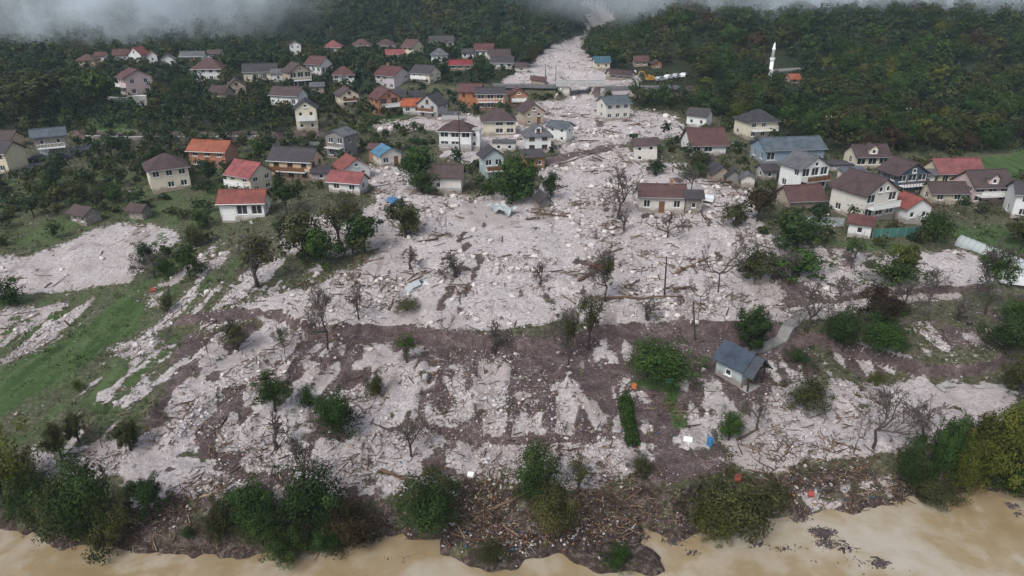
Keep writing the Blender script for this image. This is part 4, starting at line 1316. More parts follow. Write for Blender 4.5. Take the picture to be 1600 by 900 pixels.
def put_box(x0, y0, x1, y1, shape, mat, label, level='near', k=0, name='tree', cat='tree', group=None):
    """tree whose crown fills the given box of the survey picture"""
    cx = (x0 + x1) / 2; cyp = (y0 + y1) / 2
    P = at(cx, cyp + (y1 - y0) * 0.3); s = ppm(P); al = math.atan2(CAMZ - P[2], P[1])
    r = (x1 - x0) / 2 / s; v = (y1 - y0) / s
    if shape in ('bush', 'low', 'cone'):
        rz = math.sqrt(max((v / 2) ** 2 - (r * math.sin(al)) ** 2, (0.45 * r) ** 2)) / math.cos(al)
        Hh = 2 * rz
        P = at(cx, cyp + rz * math.cos(al) * s)
    else:
        P = at(cx, y1)
        Hh = max(1.5 * r, (v - r * math.sin(al) * 0.8) / math.cos(al))
    if P[2] < -0.3: P[2] = -0.3
    return put_tree(P[0], P[1], P[2] - 0.05, Hh, r * 1.06, shape, mat, level, k, label, group, name, cat)


# ---- trees and shrubs that can be told apart
PLANTS = [
    # river bank
    (-40, 645, 74, 812, 'bush', 'leafyellow', 'tall yellow-green tree at the left end of the river bank', 0),
    (62, 735, 150, 850, 'bush', 'leafolive', 'dull olive bush beside the tall yellow-green tree', 0),
    (95, 718, 208, 872, 'bush', 'leafdark', 'big dark bush overhanging the river, largest on the left bank', 1),
    (208, 735, 266, 815, 'round', 'leafdark', 'small round-headed dark tree standing on pale gravel near the left bank', 0),
    (345, 742, 440, 830, 'bush', 'leafgreen', 'bright leafy bush on the bank left of the darkest clump', 0),
    (425, 715, 545, 850, 'bush', 'leafdark', 'dark bush with pointed top in the middle of the left bank clump', 2),
    (505, 770, 602, 868, 'bush', 'leafbrown', 'brownish bush leaning over the water left of the round dark bush', 0),
    (418, 820, 492, 896, 'bush', 'leafdark', 'dark bush growing out of the river below the bank clump', 0),
    (610, 728, 718, 842, 'bush', 'leafdark', 'round dark bush at the water edge left of the debris fan', 3),
    (795, 690, 882, 795, 'bush', 'leafdark', 'dark spreading tree at the head of the debris fan', 4),
    (825, 745, 905, 850, 'bush', 'leafolive', 'olive bush right of the dark tree above the debris fan', 1),
    (1055, 708, 1200, 842, 'bush', 'leafolive', 'loose olive bush hanging over the river right of the debris fan', 2),
    (1075, 775, 1150, 850, 'bush', 'leafyellow', 'yellowish bush at the waterline under the loose olive bush', 0),
    (1392, 668, 1442, 768, 'bush', 'leafdark', 'ivy-dark bush at the left end of the right bank thicket', 5),
    (1440, 640, 1484, 770, 'tall', 'leafgreen', 'slim ivy-clad tree in the right bank thicket', 0),
    (1462, 672, 1530, 778, 'bush', 'leafyellow', 'yellow-green bush in the right bank thicket', 1),
    (1500, 618, 1612, 775, 'bush', 'leafyellow', 'largest yellow-green tree at the right end of the bank', 2),
    (1520, 690, 1640, 790, 'bush', 'leafdark', 'dark bush at the water in the lower right corner of land', 1),
    (20, 730, 96, 832, 'bush', 'leafdark', 'dark bush between the tall yellow-green tree and the olive bush', 0),
    (150, 762, 222, 862, 'bush', 'leafolive', 'olive bush at the right foot of the largest left bank bush', 1),
    (375, 788, 462, 858, 'bush', 'leafdark', 'dark bush at the waterline below the bright leafy bush', 2),
    (470, 806, 540, 872, 'bush', 'leafgreen', 'green bush dipping into the river in the left bank clump', 0),
    (318, 770, 368, 850, 'bush', 'leafolive', 'twiggy olive bush at the left end of the bank clump', 2),
    (1420, 726, 1500, 792, 'bush', 'leafolive', 'olive bush trailing into the river in the right bank thicket', 2),
    (1484, 640, 1552, 720, 'bush', 'leafolive', 'olive tree behind the right bank thicket', 1),
    (1570, 600, 1640, 700, 'bush', 'leafgreen', 'green tree above the largest yellow-green tree at right', 0),
    (1180, 740, 1232, 800, 'low', 'leafolive', 'low olive scrub right of the loose olive bush', 0),
    (880, 700, 930, 770, 'sparse', 'leafolive', 'thin olive sapling above the debris fan', 1),
    (980, 705, 1022, 745, 'bush', 'leafolive', 'small olive shrub below the dark hedge', 0),
    (275, 815, 312, 845, 'low', 'leafgreen', 'small bright green shrub on the dark mud bank', 0),
    (930, 845, 1000, 893, 'low', 'leafgreen', 'bright green weeds on the tip of the debris fan', 1),
    (730, 840, 800, 890, 'low', 'leafolive', 'olive scrub on the left edge of the debris fan', 1),
    # terraces
    (486, 600, 568, 692, 'bush', 'leafgreen', 'bright green round bush among the ruined plots', 1),
    (404, 572, 456, 645, 'round', 'leafdark', 'small round dark tree left of the bright green bush', 1),
    (466, 596, 502, 642, 'bush', 'leafdark', 'low dark shrub between the round tree and the bright bush', 2),
    (568, 570, 600, 622, 'bush', 'leafolive', 'narrow olive shrub on the terrace right of the bright bush', 2),
    (976, 512, 1094, 600, 'bush', 'leafgreen', 'very large dense green bush above the strip of lawn', 2),
    (1114, 630, 1162, 692, 'bush', 'leafgreen', 'rounded green bush below the blue-grey garden shed', 0),
    (1222, 572, 1298, 645, 'bush', 'leafolive', 'grey-green bush right of the garden shed', 1),
    (1222, 530, 1278, 572, 'low', 'leafdark', 'low dark shrub behind the grey-green bush', 2),
    (1144, 468, 1200, 548, 'tall', 'leafdark', 'dark upright tree behind the garden shed', 2),
    (1165, 480, 1205, 545, 'bush', 'leafdark', 'dark bush leaning against the upright tree behind the shed', 0),
    (1280, 468, 1352, 552, 'bush', 'leafdark', 'blackish green bush at the left of the mid right thicket', 3),
    (1335, 478, 1420, 552, 'bush', 'leafgreen', 'green bush at the right of the mid right thicket', 3),
    (1330, 440, 1412, 520, 'round', 'leafbrown', 'brown-leaved tree rising behind the mid right thicket', 0),
    (1352, 575, 1384, 602, 'low', 'leafyellow', 'small lime green shrub on the brown slope', 2),
    (188, 650, 222, 705, 'tall', 'leafolive', 'slim dark sapling at the edge of the grass slope', 0),
    (108, 640, 138, 690, 'tall', 'leafolive', 'thin grey-green sapling above the left bank trees', 1),
    (80, 655, 112, 715, 'tall', 'leafolive', 'pale sapling nearest the tall yellow-green tree', 1),
    (252, 452, 278, 486, 'bush', 'leafolive', 'small olive shrub on the stony grass slope', 0),
    (112, 585, 136, 612, 'low', 'leafyellow', 'tiny yellow-green shrub on the grass slope', 2),
    (-8, 428, 38, 480, 'bush', 'leafgreen', 'green bush beside the white gravel at the left edge', 3),
    (615, 510, 658, 568, 'sparse', 'leafgreen', 'thin green sapling on the terrace edge', 0),
    (612, 455, 662, 490, 'low', 'leafolive', 'low olive shrub stranded in the gravel', 0),
    (895, 440, 945, 545, 'sparse', 'leafolive', 'sparse olive tree at the terrace edge in mid picture', 0),
    (1530, 480, 1612, 560, 'bush', 'leafdark', 'dark bush at the right edge above the gravel', 2),
    (1560, 540, 1640, 630, 'bush', 'leafolive', 'olive bush cut by the right edge', 0),
    (340, 498, 395, 545, 'sparse', 'leafolive', 'small sparse tree on the ridge left of the bare tree', 1),
    # village
    (758, 236, 846, 316, 'bush', 'leafgreen', 'big green tree at the head of the gravel plain', 3),
    (846, 262, 874, 312, 'bush', 'leafdark', 'narrow dark bush beside the big green tree', 3),
    (622, 222, 684, 292, 'round', 'leafgreen', 'leafy tree left of the white cottage', 0),
    (630, 258, 690, 302, 'bush', 'leafdark', 'dark thicket at the foot of the leafy tree', 1),
    (600, 298, 668, 372, 'sparse', 'leafolive', 'olive tree standing in gravel at the right of the grove', 0),
    (618, 318, 664, 370, 'bush', 'leafyellow', 'light green bush at the right end of the grove', 0),
    (500, 300, 560, 380, 'sparse', 'leafolive', 'olive tree in the middle of the grove', 1),
    (540, 320, 600, 392, 'round', 'leafdark', 'dark tree in the middle of the grove', 2),
    (440, 320, 512, 412, 'bush', 'leafolive', 'broad olive bush at the left of the grove', 3),
    (470, 345, 532, 418, 'bush', 'leafgreen', 'green bush at the front of the grove', 1),
    (528, 362, 574, 400, 'low', 'leafgreen', 'low bright bush at the front right of the grove', 2),
    (372, 350, 436, 448, 'sparse', 'leafolive', 'grey-green tree standing on its own left of the grove', 2),
    (425, 275, 470, 335, 'round', 'leafdark', 'dark garden tree right of the rosy roof', 3),
    (1198, 322, 1292, 388, 'bush', 'leafdark', 'broad dark bush in front of the dull red roof', 4),
    (1148, 382, 1212, 440, 'bush', 'leafolive', 'olive bush at the left of the mid gravel hedge', 3),
    (1200, 378, 1296, 438, 'bush', 'leafgreen', 'dark green bush in the mid gravel hedge', 1),
    (1335, 398, 1450, 442, 'low', 'leafdark', 'long dark bush on the gravel island', 0),
    (1385, 375, 1432, 430, 'round', 'leafyellow', 'yellow-green tree on the gravel island', 0),
    (1126, 310, 1168, 356, 'bush', 'leafolive', 'olive bush right of the long old house', 0),
    (1160, 285, 1206, 345, 'round', 'leafbrown', 'reddish brown tree in the gardens', 1),
    (1005, 244, 1040, 275, 'bush', 'leafdark', 'dark bush in front of the battered white house', 0),
    (1050, 246, 1110, 278, 'low', 'leafdark', 'wide dark bush in front of the maroon roof', 2),
    (1075, 226, 1112, 262, 'bush', 'leafolive', 'olive bush below the large maroon roof', 1),
    (1432, 325, 1490, 380, 'bush', 'leafdark', 'dark garden bush below the pink house', 3),
    (1572, 335, 1625, 385, 'round', 'leafolive', 'olive tree at the right edge behind the polytunnel', 0),
    (1560, 455, 1625, 515, 'bush', 'leafgreen', 'green bush at the right edge below the polytunnel', 2),
    (115, 100, 188, 178, 'round', 'leafdark', 'very dark round tree left of the big pink house', 2),
    (20, 108, 110, 190, 'round', 'leafforest', 'broad brownish tree at the far left of the village', 0),
]
for i, (x0, y0, x1, y1, sh, mt_, lab, k) in enumerate(PLANTS):
    lowk = sh in ('bush', 'low')
    shrub = lowk and ('shrub' in lab or 'bush' in lab or 'weeds' in lab or 'thicket' in lab or 'scrub' in lab)
    lev = 'near' if y1 > 480 else 'mid'
    put_box(x0, y0, x1, y1, sh, mt_, lab, lev, k % 3, 'shrub' if shrub else 'tree', 'shrub' if shrub else 'tree')
# trimmed hedge running down the plots
for (a, b_) in (((978, 622), (982, 650)), ((983, 652), (990, 700))):
    pass
hp = [at(976, 628), at(981, 660), at(990, 700)]
hr = np.random.default_rng(5)
n = 5200
t = hr.random(n) * 2; i0 = np.minimum(t.astype(int), 1); ft = t - i0
HP = np.array(hp); ctr = HP[i0] * (1 - ft[:, None]) + HP[i0 + 1] * ft[:, None]
an = hr.random(n) * 6.283; qr = hr.random(n) ** 0.35; rad = 0.75 + 0.2 * vn(ctr[:, 1], ctr[:, 0], 1.0)
e = np.stack([np.cos(an), hr.normal(size=n) * 0.3, np.abs(np.sin(an))], 1)
P = ctr + np.stack([np.cos(an) * qr * rad, hr.normal(size=n) * 0.15, np.abs(np.sin(an)) * qr * rad * 1.9], 1)
N = e + hr.normal(size=(n, 3)) * 0.7; N /= np.linalg.norm(N, axis=1, keepdims=True)
V = leaf_quads(P - HP[1], N, 0.12, hr)
me = fast_mesh('hedge', V, np.arange(len(V)).reshape(-1, 4), 4)
add_col(me, 'tint', np.repeat(hr.random((n, 3)), 4, 0))
hd = empty('hedge', HP[1]); tag(hd, 'narrow dark green hedge running down between the plots', 'hedge')
o = link_mesh('foliage', me, M['leafgreen'], hd)
hb = MB()
for k in range(9):
    q = np.array([np.interp(k / 4, [0, 1, 2], HP[:, j]) for j in range(3)]) - HP[1]
    hb.tube([q + np.array([0, 0, -0.1]), q + np.array([0.05, 0, 1.0])], [0.06, 0.03], 5)
hb.build('stem', M['bark'], hd)

BARE = [
    (512, 545, 72, 105, 0, 'tall leafless tree rising from the brown terrace step', 'bare_tree', None),
    (968, 343, 62, 92, 1, 'wide leafless tree in the open gravel below the battered house', 'bare_tree', None),
    (1122, 456, 72, 105, 2, 'leafless tree with forked trunk right of the leaning pole', 'bare_tree', None),
    (1262, 518, 74, 88, 1, 'dark leafless tree beside the winding path', 'bare_tree', None),
    (478, 760, 74, 96, 3, 'leafless tree behind the left bank bushes', 'bare_tree', None),
    (642, 712, 66, 70, 3, 'brown leafless tree above the round dark bush', 'bare_tree', None),
    (588, 726, 26, 46, 2, 'small leafless sapling left of the brown leafless tree', 'bare_tree', None),
    (1364, 700, 96, 110, 0, 'broad leafless tree on the gravel behind the right bank', 'bare_tree', None),
    (1334, 710, 34, 90, 2, 'thin leafless tree beside the broad one on the right bank', 'bare_tree', None),
    (1043, 372, 44, 48, 3, 'low leafless tree below the long old house', 'bare_tree', None),
    (1010, 500, 42, 42, 4, 'forked leafless stump tree in mid gravel', 'bare_tree', None),
    (888, 570, 58, 100, 0, 'leafless tree with thin crown on the bare plot', 'bare_tree', 'leafolive'),
    (714, 432, 48, 44, 4, 'dark leafless thorn bush alone on the gravel plain', 'bare_shrub', None),
    (768, 552, 44, 56, 4, 'dense grey leafless bush hanging over the terrace step', 'bare_shrub', None),
    (403, 450, 60, 96, 1, 'leafless tree at the left rim of the gravel plain', 'bare_tree', None),
    (242, 435, 54, 48, 3, 'spreading leafless tree at the tip of the white gravel', 'bare_tree', None),
    (1330, 420, 40, 62, 2, 'slim tree with few leaves beside the little white outbuilding', 'bare_tree', 'leafgreen'),
    (1540, 490, 78, 120, 0, 'tall thin-leaved tree at the right end of the gravel', 'bare_tree', 'leafgreen'),
    (1182, 400, 50, 60, 2, 'leafless tree behind the mid gravel hedge', 'bare_tree', None),
    (1410, 490, 70, 62, 3, 'leafless tree above the mid right thicket', 'bare_tree', None),
    (1496, 500, 40, 44, 4, 'small leafless tree on the right slope', 'bare_tree', None),
    (690, 366, 18, 36, 2, 'tiny dead sapling on the smooth gravel', 'bare_tree', None),
    (330, 572, 24, 66, 2, 'leaning dead sapling on the brown ridge', 'bare_tree', None),
    (372, 548, 40, 56, 4, 'bushy leafless tree on the brown ridge', 'bare_tree', 'leafolive'),
    (262, 545, 30, 50, 2, 'spindly leafless sapling on the stony grass', 'bare_tree', None),
    (430, 700, 40, 60, 4, 'leafless scrub at the foot of the ridges', 'bare_shrub', None),
    (1150, 500, 26, 60, 2, 'thin leafless sapling left of the upright dark tree', 'bare_tree', None),
    (548, 372, 50, 74, 1, 'leafless tree within the grove', 'bare_tree', 'leafolive'),
    (975, 362, 22, 40, 4, 'dead broken stem right below the wide leafless tree', 'bare_shrub', None),
    (560, 500, 46, 60, 3, 'thin grey leafless tree right of the tall leafless one', 'bare_tree', None),
    (700, 524, 30, 40, 2, 'small leafless sapling above the terrace step', 'bare_tree', None),
    (845, 446, 26, 40, 4, 'low leafless bush in the coarse middle gravel', 'bare_shrub', None),
    (1094, 480, 40, 60, 2, 'leafless tree just right of the leaning pole top', 'bare_tree', None),
    (1232, 446, 46, 60, 0, 'grey leafless tree in front of the mid gravel hedge', 'bare_tree', None),
    (1312, 468, 40, 46, 3, 'leafless tree behind the blackish green bush', 'bare_tree', None),
    (1456, 462, 44, 52, 1, 'leafless tree on the gravel arm at right', 'bare_tree', None),
    (446, 560, 34, 60, 2, 'leafless tree at the left end of the terrace step', 'bare_tree', 'leafolive'),
    (1182, 668, 40, 60, 3, 'grey leafless tree below the garden shed', 'bare_tree', None),
    (1440, 690, 60, 76, 1, 'leafless tree left of the slim ivy-clad tree', 'bare_tree', None),
    (160, 700, 36, 56, 2, 'leafless sapling behind the largest left bank bush', 'bare_tree', None),
    (640, 420, 30, 40, 4, 'leafless bush at the rim of the grove', 'bare_shrub', None),
    (1080, 300, 34, 50, 3, 'leafless tree behind the stone annex', 'bare_tree', None),
    (945, 470, 60, 90, 0, 'tall half-bare tree left of the fallen pole', 'bare_tree', 'leafolive'),
]
for r_ in BARE:
    put_bare(*r_[:5], r_[5], r_[6], None, r_[7])

# ---- woods: trees on the slopes and in the gardens
HB = np.array(HOUSE_BOX); HX = np.array(HOUSE_XY)


def hides(px, top, base, wpx, y):
    """does a tree here cover a house behind it?"""
    x0, x1 = px - wpx / 2, px + wpx / 2
    ox = np.minimum(HB[:, 2], x1) - np.maximum(HB[:, 0], x0); oy = np.minimum(HB[:, 3] - 2, base) - np.maximum(HB[:, 1], top)
    a = np.where((ox > 0) & (oy > 0) & (HB[:, 4] > y - 1), ox * oy, 0)
    return (a / ((HB[:, 2] - HB[:, 0]) * (HB[:, 3] - HB[:, 1]))).max() > 0.2


fr_ = np.random.default_rng(21)
cand = []
def scatter(step_fn, ylo, yhi, accept):
    y = ylo
    while y < yhi:
        st = step_fn(y)
        xs = np.arange(-0.95 * y - 20, 0.95 * y + 20, st)
        X = xs + fr_.uniform(-.45, .45, len(xs)) * st; Yv = y + fr_.uniform(-.45, .45, len(xs)) * st
        Z = h1(X, Yv); W = zones(X, Yv, Z); PX, PY = proj(X, Yv, Z)
        for x, yy, z, w, px, py in zip(X, Yv, Z, W.T, PX, PY):
            if px < -120 or px > 1720 or py < -55: continue
            if np.hypot(HX[:, 0] - x, HX[:, 1] - yy).min() < 2 or (np.hypot(HX[:, 0] - x, HX[:, 1] - yy) < HX[:, 2] + 1.5).any(): continue
            r = accept(w, px, py, yy)
            if r is None: continue
            Hh, rad, mat, shape = r
            s = FPX / (yy * CP - (z - CAMZ) * SP)
            if hides(px, py - Hh * s, py, rad * 2 * s, yy): continue
            cand.append((x, yy, z, Hh, rad, mat, shape, s, px, py))
        y += st


def acc_forest(w, px, py, y):
    if w[4] < 0.5: return None
    if abs(px - 1200) < 14 and 105 < py < 150: return None
    if 1000 < px < 1085 and 104 < py < 136: return None         # parking place
    if 1195 < px < 1320 and 95 < py < 118 and fr_.random() < 0.8: return None
    if 1465 < px and 104 < py < 132: return None
    if 875 < px < 935 and 118 < py < 160: return None
    if 590 < px < 1135 and 130 < py < 158 and fr_.random() < 0.75: return None
    if 150 < px < 235 and 146 < py < 172: return None
    if 120 < px < 210 and 168 < py < 214 and fr_.random() < .7: return None
    if py > 196 and px < 560: return None
    sh = fr_.choice(['round', 'bush', 'round', 'tall', 'cone'], p=[.36, .30, .2, .09, .05])
    Hh = fr_.uniform(5.0, 9.0) * (0.8 if y < 200 else 1.0)
    if px < 700 and 60 < py < 210: Hh *= 0.72
    rad = Hh * {'round': .42, 'bush': .52, 'tall': .26, 'cone': .24}[sh] * fr_.uniform(.85, 1.15)
    return Hh, rad, str(fr_.choice(['leafdark', 'leafgreen', 'leafolive', 'leafyellow', 'leafbrown'], p=[.40, .24, .22, .08, .06])), sh


scatter(lambda y: 4.3 if y < 240 else 5.6, 128, 430, acc_forest)


def acc_garden(w, px, py, y):
    if w[3] + w[2] < 0.55: return None
    if py > 470 or (py > 300 and 250 < px < 1130 and fr_.random() < .6): return None
    if px > 1515 and 228 < py < 290: return None
    dens = 0.62
    if px > 1470 and 350 < py < 450: return None
    if px < 420 and py > 240: dens = 0.92 if py < 345 else 0.45
    if px < 120 and py > 390: return None
    if px > 1100 and py > 400: dens = 0.15
    if fr_.random() > dens: return None
    sh = fr_.choice(['bush', 'round', 'low'], p=[.55, .25, .2])
    Hh = fr_.uniform(1.6, 3.6) * (1.25 if sh == 'round' else 1) * (1.2 if px < 430 else 1)
    if sh == 'low': Hh *= 0.55
    rad = Hh * {'round': .4, 'bush': .52, 'low': .9}[sh]
    return Hh, rad, str(fr_.choice(['leafgreen', 'leafolive', 'leafdark', 'leafforest'], p=[.25, .3, .25, .2])), sh


scatter(lambda y: 3.3, 92, 205, acc_garden)


def acc_fill(w, px, py, y):
    if w[4] < 0.5 or px > 960 or py < 60 or py > 213: return None
    if 150 < px < 235 and 146 < py < 172 or fr_.random() < .25: return None
    sh = fr_.choice(['bush', 'round'], p=[.7, .3]); Hh = fr_.uniform(1.6, 3.6); return Hh, Hh * .5, 'leafforest', sh


scatter(lambda y: 4.0, 140, 330, acc_fill)
cand.sort(key=lambda c: -c[3] * c[4] * c[7] ** 2 * (1 if -20 < c[8] < 1620 and c[9] > 5 else 0))
N_IND = 250
TONE = dict(leafdark='dark green', leafgreen='fresh green', leafolive='olive', leafyellow='yellow-green', leafbrown='brownish autumn', leafforest='mixed green')
LAND = [(60, 300, 'the meadow left of the cream hipped house'), (60, 170, 'the far left roadside wood'), (330, 180, 'the slope below the white hipped house'), (420, 250, 'the long orange house'), (300, 330, 'the stone barns'), (560, 180, 'the brick gable house'), (470, 160, 'the long white house'),
        (620, 210, 'the rubble above the blue roof'), (700, 120, 'the crimson roof'), (760, 260, 'the big green tree by the gravel plain'), (860, 150, 'the bridge, on its left'), (300, 110, 'the highest left houses'), (560, 100, 'the upper row of houses'), (850, 60, 'the ravine, on its left'),
        (960, 60, 'the ravine, on its right'), (1040, 110, 'the parked cars'), (1060, 165, 'the road right of the bridge'), (1140, 160, 'the cream house with charcoal roof'), (1200, 170, 'the foot of the minaret'), (1200, 60, 'the slope above the minaret'), (1300, 180, 'the woods behind the wide blue-grey house'),
        (1300, 90, 'the far road right of the minaret'), (1400, 200, 'the woods behind the dark blue house'), (1480, 220, 'the woods behind the bright red roof'), (1450, 120, 'the small field high on the right'), (1560, 190, 'the right edge of the woods'), (1560, 60, 'the hilltop at far right'),
        (1120, 240, 'the large maroon roof'), (1300, 260, 'the white garage'), (1230, 360, 'the dull red roof'), (1400, 360, 'the green panel fence'), (1540, 350, 'the polytunnel'), (1380, 310, 'the largest house')]
for i, (x, y, z, Hh, rad, mat, sh, s, px, py) in enumerate(cand[:N_IND]):
    lm = min(LAND, key=lambda q: (q[0] - px) ** 2 + 4 * (q[1] - py) ** 2)[2]
    shrub = py > 215 or Hh < 3.6
    nm = 'shrub' if shrub else 'tree'
    form = {'bush': 'bushy', 'round': 'round-headed', 'tall': 'slender', 'cone': 'pointed', 'low': 'spreading'}[str(sh)]
    lab = '%s %s %s near %s' % (TONE[mat], form, nm, lm)
    put_tree(x, y, z - 0.1, Hh, rad, str(sh), mat, 'mid' if rad * s > 16 else 'far', i % 3, lab, lab.split(' near ')[0] + 's near ' + lm, nm, nm)

# the rest of the woods reads as one mass
Vs, Ts = [], []
for i, (x, y, z, Hh, rad, mat, sh, s, px, py) in enumerate(cand[N_IND:]):
    rr = np.random.default_rng(5000 + i)
    sh = str(sh)
    cr = {'bush': 0.5, 'round': 0.38, 'tall': 0.26, 'cone': 0.24, 'low': 0.8}[sh]
    n = int(np.clip(rad * s * 11, 70, 205))
    P, N, tint, C = crown_points(rr, n, sh, cr)
    P = P * np.array([rad / cr, rad / cr, Hh])
    th = np.clip(0.5 + 0.42 * vn(np.array([x]), np.array([y]), 28, 2)[0] + rr.normal() * 0.2, 0, 1); vv = rr.random()
    if mat in ('leafyellow', 'leafbrown'): th = 0.8 + .2 * (mat == 'leafbrown')
    tint[:, 0] = np.clip(0.72 * th + 0.28 * tint[:, 0], 0, 1); tint[:, 1] = np.clip(0.5 * tint[:, 1] + 0.5 * vv, 0, 1)
    lf = np.clip(3.1 / s, 0.34, 1.1)
    Vs.append(leaf_quads(P, N, lf, rr) + np.array([x, y, z])); Ts.append(np.repeat(tint, 4, 0))
V = np.concatenate(Vs); T = np.concatenate(Ts)
me = fast_mesh('forest', V, np.arange(len(V)).reshape(-1, 4), 4)
add_col(me, 'tint', T)
o = link_mesh('forest', me, M['leafmass'])
tag(o, 'dark mixed woods covering the hills behind the village', 'forest', kind='stuff')
print('TREES', len(cand), 'mass quads', len(V) // 4)

# ------------------------------------------------------------------ bridge, walls, minaret
def wall_line(name, pts, h, th, mat, label, cat, n=24, z_off=0.0, cap=None):
    """a wall following the ground along picture points; the coping is a part of its own"""
    w = np.array([hit(*p) for p in pts]); t = np.linspace(0, len(w) - 1, n)
    x = np.interp(t, np.arange(len(w)), w[:, 0]); y = np.interp(t, np.arange(len(w)), w[:, 1]); z = h1(x, y) + z_off
    c = np.array([x.mean(), y.mean(), z.mean()])
    root = empty(name, c); tag(root, label, cat)
    tx, ty = np.gradient(x), np.gradient(y); L = np.hypot(tx, ty); nx, ny = -ty / L, tx / L
    def band(z0, z1, half, nm, m_):
        vs = []; fs = []
        for i in range(n):
            for q, zz in ((-1, z0), (-1, z1), (1, z1), (1, z0)):
                vs.append((x[i] + q * nx[i] * half - c[0], y[i] + q * ny[i] * half - c[1], z[i] + zz - c[2]))
        for i in range(n - 1):
            a = 4 * i
            for k in range(4): fs.append((a + k, a + 4 + k, a + 4 + (k + 1) % 4, a + (k + 1) % 4))
        fs += [(0, 1, 2, 3), (4 * n - 1, 4 * n - 2, 4 * n - 3, 4 * n - 4)]
        mesh_obj(nm, vs, fs, m_, root)
    band(-0.8, h, th / 2, 'wall', mat)
    band(h + 0.004, h + 0.14, th / 2 + 0.08, 'coping', cap or M['concrete'])
    return root


Lb = at(886, 150); Rb = at(929, 150)
yb = (Lb[1] + Rb[1]) / 2 + 1.0
ztop = float(h1(np.array([Lb[0] - 6]), np.array([yb + 6]))[0]) + 0.35
zlow = min(Lb[2], Rb[2])
br = empty('bridge', ((Lb[0] + Rb[0]) / 2, yb, zlow)); tag(br, 'small concrete bridge with dark opening across the debris flow', 'bridge')
hw = (Rb[0] - Lb[0]) / 2; hz = ztop - zlow
MB().box(-hw - 3.2, hw + 3.2, -0.6, 6.2, hz - 0.55, hz).build('deck', M['concrete'], br)
for q in (-1, 1):
    a, b_ = sorted((q * (hw - 0.7), q * (hw + 2.6)))
    MB().box(a, b_, 0.0, 5.6, -2.5, hz - 0.554).build('abutment', M['w_pale'], br)
    wv = MB(); x0, x1 = q * (hw + 1.2), q * (hw + 3.4)
    wv.add([(x0, -0.05, -2), (x1, -2.4, -2), (x1, -2.4, 0.4), (x0, -0.05, hz - .6), (x0 + q * .4, 0.2, -2), (x1 + q * .4, -2.2, -2), (x1 + q * .4, -2.2, 0.4), (x0 + q * .4, 0.2, hz - .6)],
           [(0, 1, 2, 3), (4, 7, 6, 5), (3, 2, 6, 7), (1, 5, 6, 2)])
    wv.build('wing_wall', M['w_pale'], br)
pr = MB()
for y_ in (-0.45, 5.95):
    pr = MB().box(-hw - 3.0, hw + 3.0, y_, y_ + 0.25, hz + 0.003, hz + 0.45)
    po = pr.build('parapet', M['concrete'], br)
    rb = MB()
    for k in range(10):
        x = -hw - 2.8 + (2 * hw + 5.5) * k / 9
        rb.box(x, x + 0.06, y_ + .09, y_ + 0.15, hz + 0.45, hz + 1.1)
    rb.box(-hw - 3, hw + 3, y_ + .08, y_ + .16, hz + 1.1, hz + 1.17)
    rb.build('railing', M['steel'], po)
tag(strip('road', [(770, 136), (820, 136), (872, 137)], 3.2, M['asphalt'], 0.03), kind='structure')
tag(strip('road', [(944, 137), (1000, 137), (1060, 135)], 3.2, M['asphalt'], 0.03), kind='structure')
wall_line('retaining_wall', [(938, 151), (960, 151), (990, 151)], 2.4, 0.5, M['w_lilac'], 'grey-pink retaining wall along the road right of the bridge', 'wall')
wall_line('stone_wall', [(135, 217), (220, 219), (330, 219), (430, 218)], 0.7, 0.6, M['w_stone'], 'low rubble stone wall along the left road', 'wall', 40)
wall_line('terrace_wall', [(170, 167), (200, 168), (232, 165)], 2.6, 0.5, M['concrete'], 'dark concrete terrace wall with white top below the big pink house', 'wall', 12, cap=M['white_paint'])
wall_line('low_wall', [(1492, 606), (1464, 608), (1476, 616)], 0.35, 0.35, M['w_grey'], 'short dark concrete kerb wall on the pale gravel at right', 'wall', 14)
wall_line('low_wall', [(1520, 607), (1560, 610), (1590, 618)], 0.25, 0.3, M['w_grey'], 'thin dark kerb line on the pale gravel near the right edge', 'wall', 14)

P = at(1200, 140); sm = ppm(P)
mh = 70 / sm
mi = empty('minaret', P); tag(mi, 'slim white minaret with a balcony ring above the right woods', 'minaret')
r0 = 2.9 / sm
MB().lathe([(r0 * 1.15, -1), (r0 * 1.15, mh * .12), (r0, mh * .14), (r0 * .95, mh * .60)], 14).build('shaft', M['minaret'], mi, True)
MB().lathe([(r0 * .95, mh * .60), (r0 * 1.35, mh * .64), (r0 * 1.35, mh * .685), (r0 * 1.25, mh * .685), (r0 * 1.25, mh * .655), (r0 * .8, mh * .655)], 14).build('balcony', M['minaret'], mi)
MB().lathe([(r0 * .8, mh * .655), (r0 * .76, mh * .84), (r0 * .95, mh * .85), (r0 * .95, mh * .87)], 14).build('upper_shaft', M['minaret'], mi, True)
MB().lathe([(r0 * .8, mh * .872), (r0 * .45, mh * .95), (r0 * .08, mh * 1.0)], 14).build('cap', M['white_paint'], mi)


def pole(px, py, hpx, lean, label, arms=True, r=0.11):
    P = at(px, py); Hh = hpx / ppm(P) / math.cos(math.atan2(CAMZ - P[2], P[1]))
    o = empty('utility_pole', P); o.rotation_euler = (R(lean * 0.3), R(lean), random.random() * 0.4)
    MB().tube([(0, 0, -0.6), (0, 0, Hh * .5), (0, 0, Hh)], [r * 1.2, r, r * 0.75], 8).build('shaft', M['bark'], o)
    if arms:
        a = MB().box(-0.7, 0.7, -0.05, 0.05, Hh - 0.5, Hh - 0.38).build('crossarm', M['bark'], o)
        for k in (-0.6, 0, 0.6):
            MB().lathe([(0.05, 0), (0.07, 0.06), (0.03, 0.16)], 8, (k, 0, Hh - 0.378)).build('insulator', M['white_paint'], a)
    tag(o, label, 'pole')


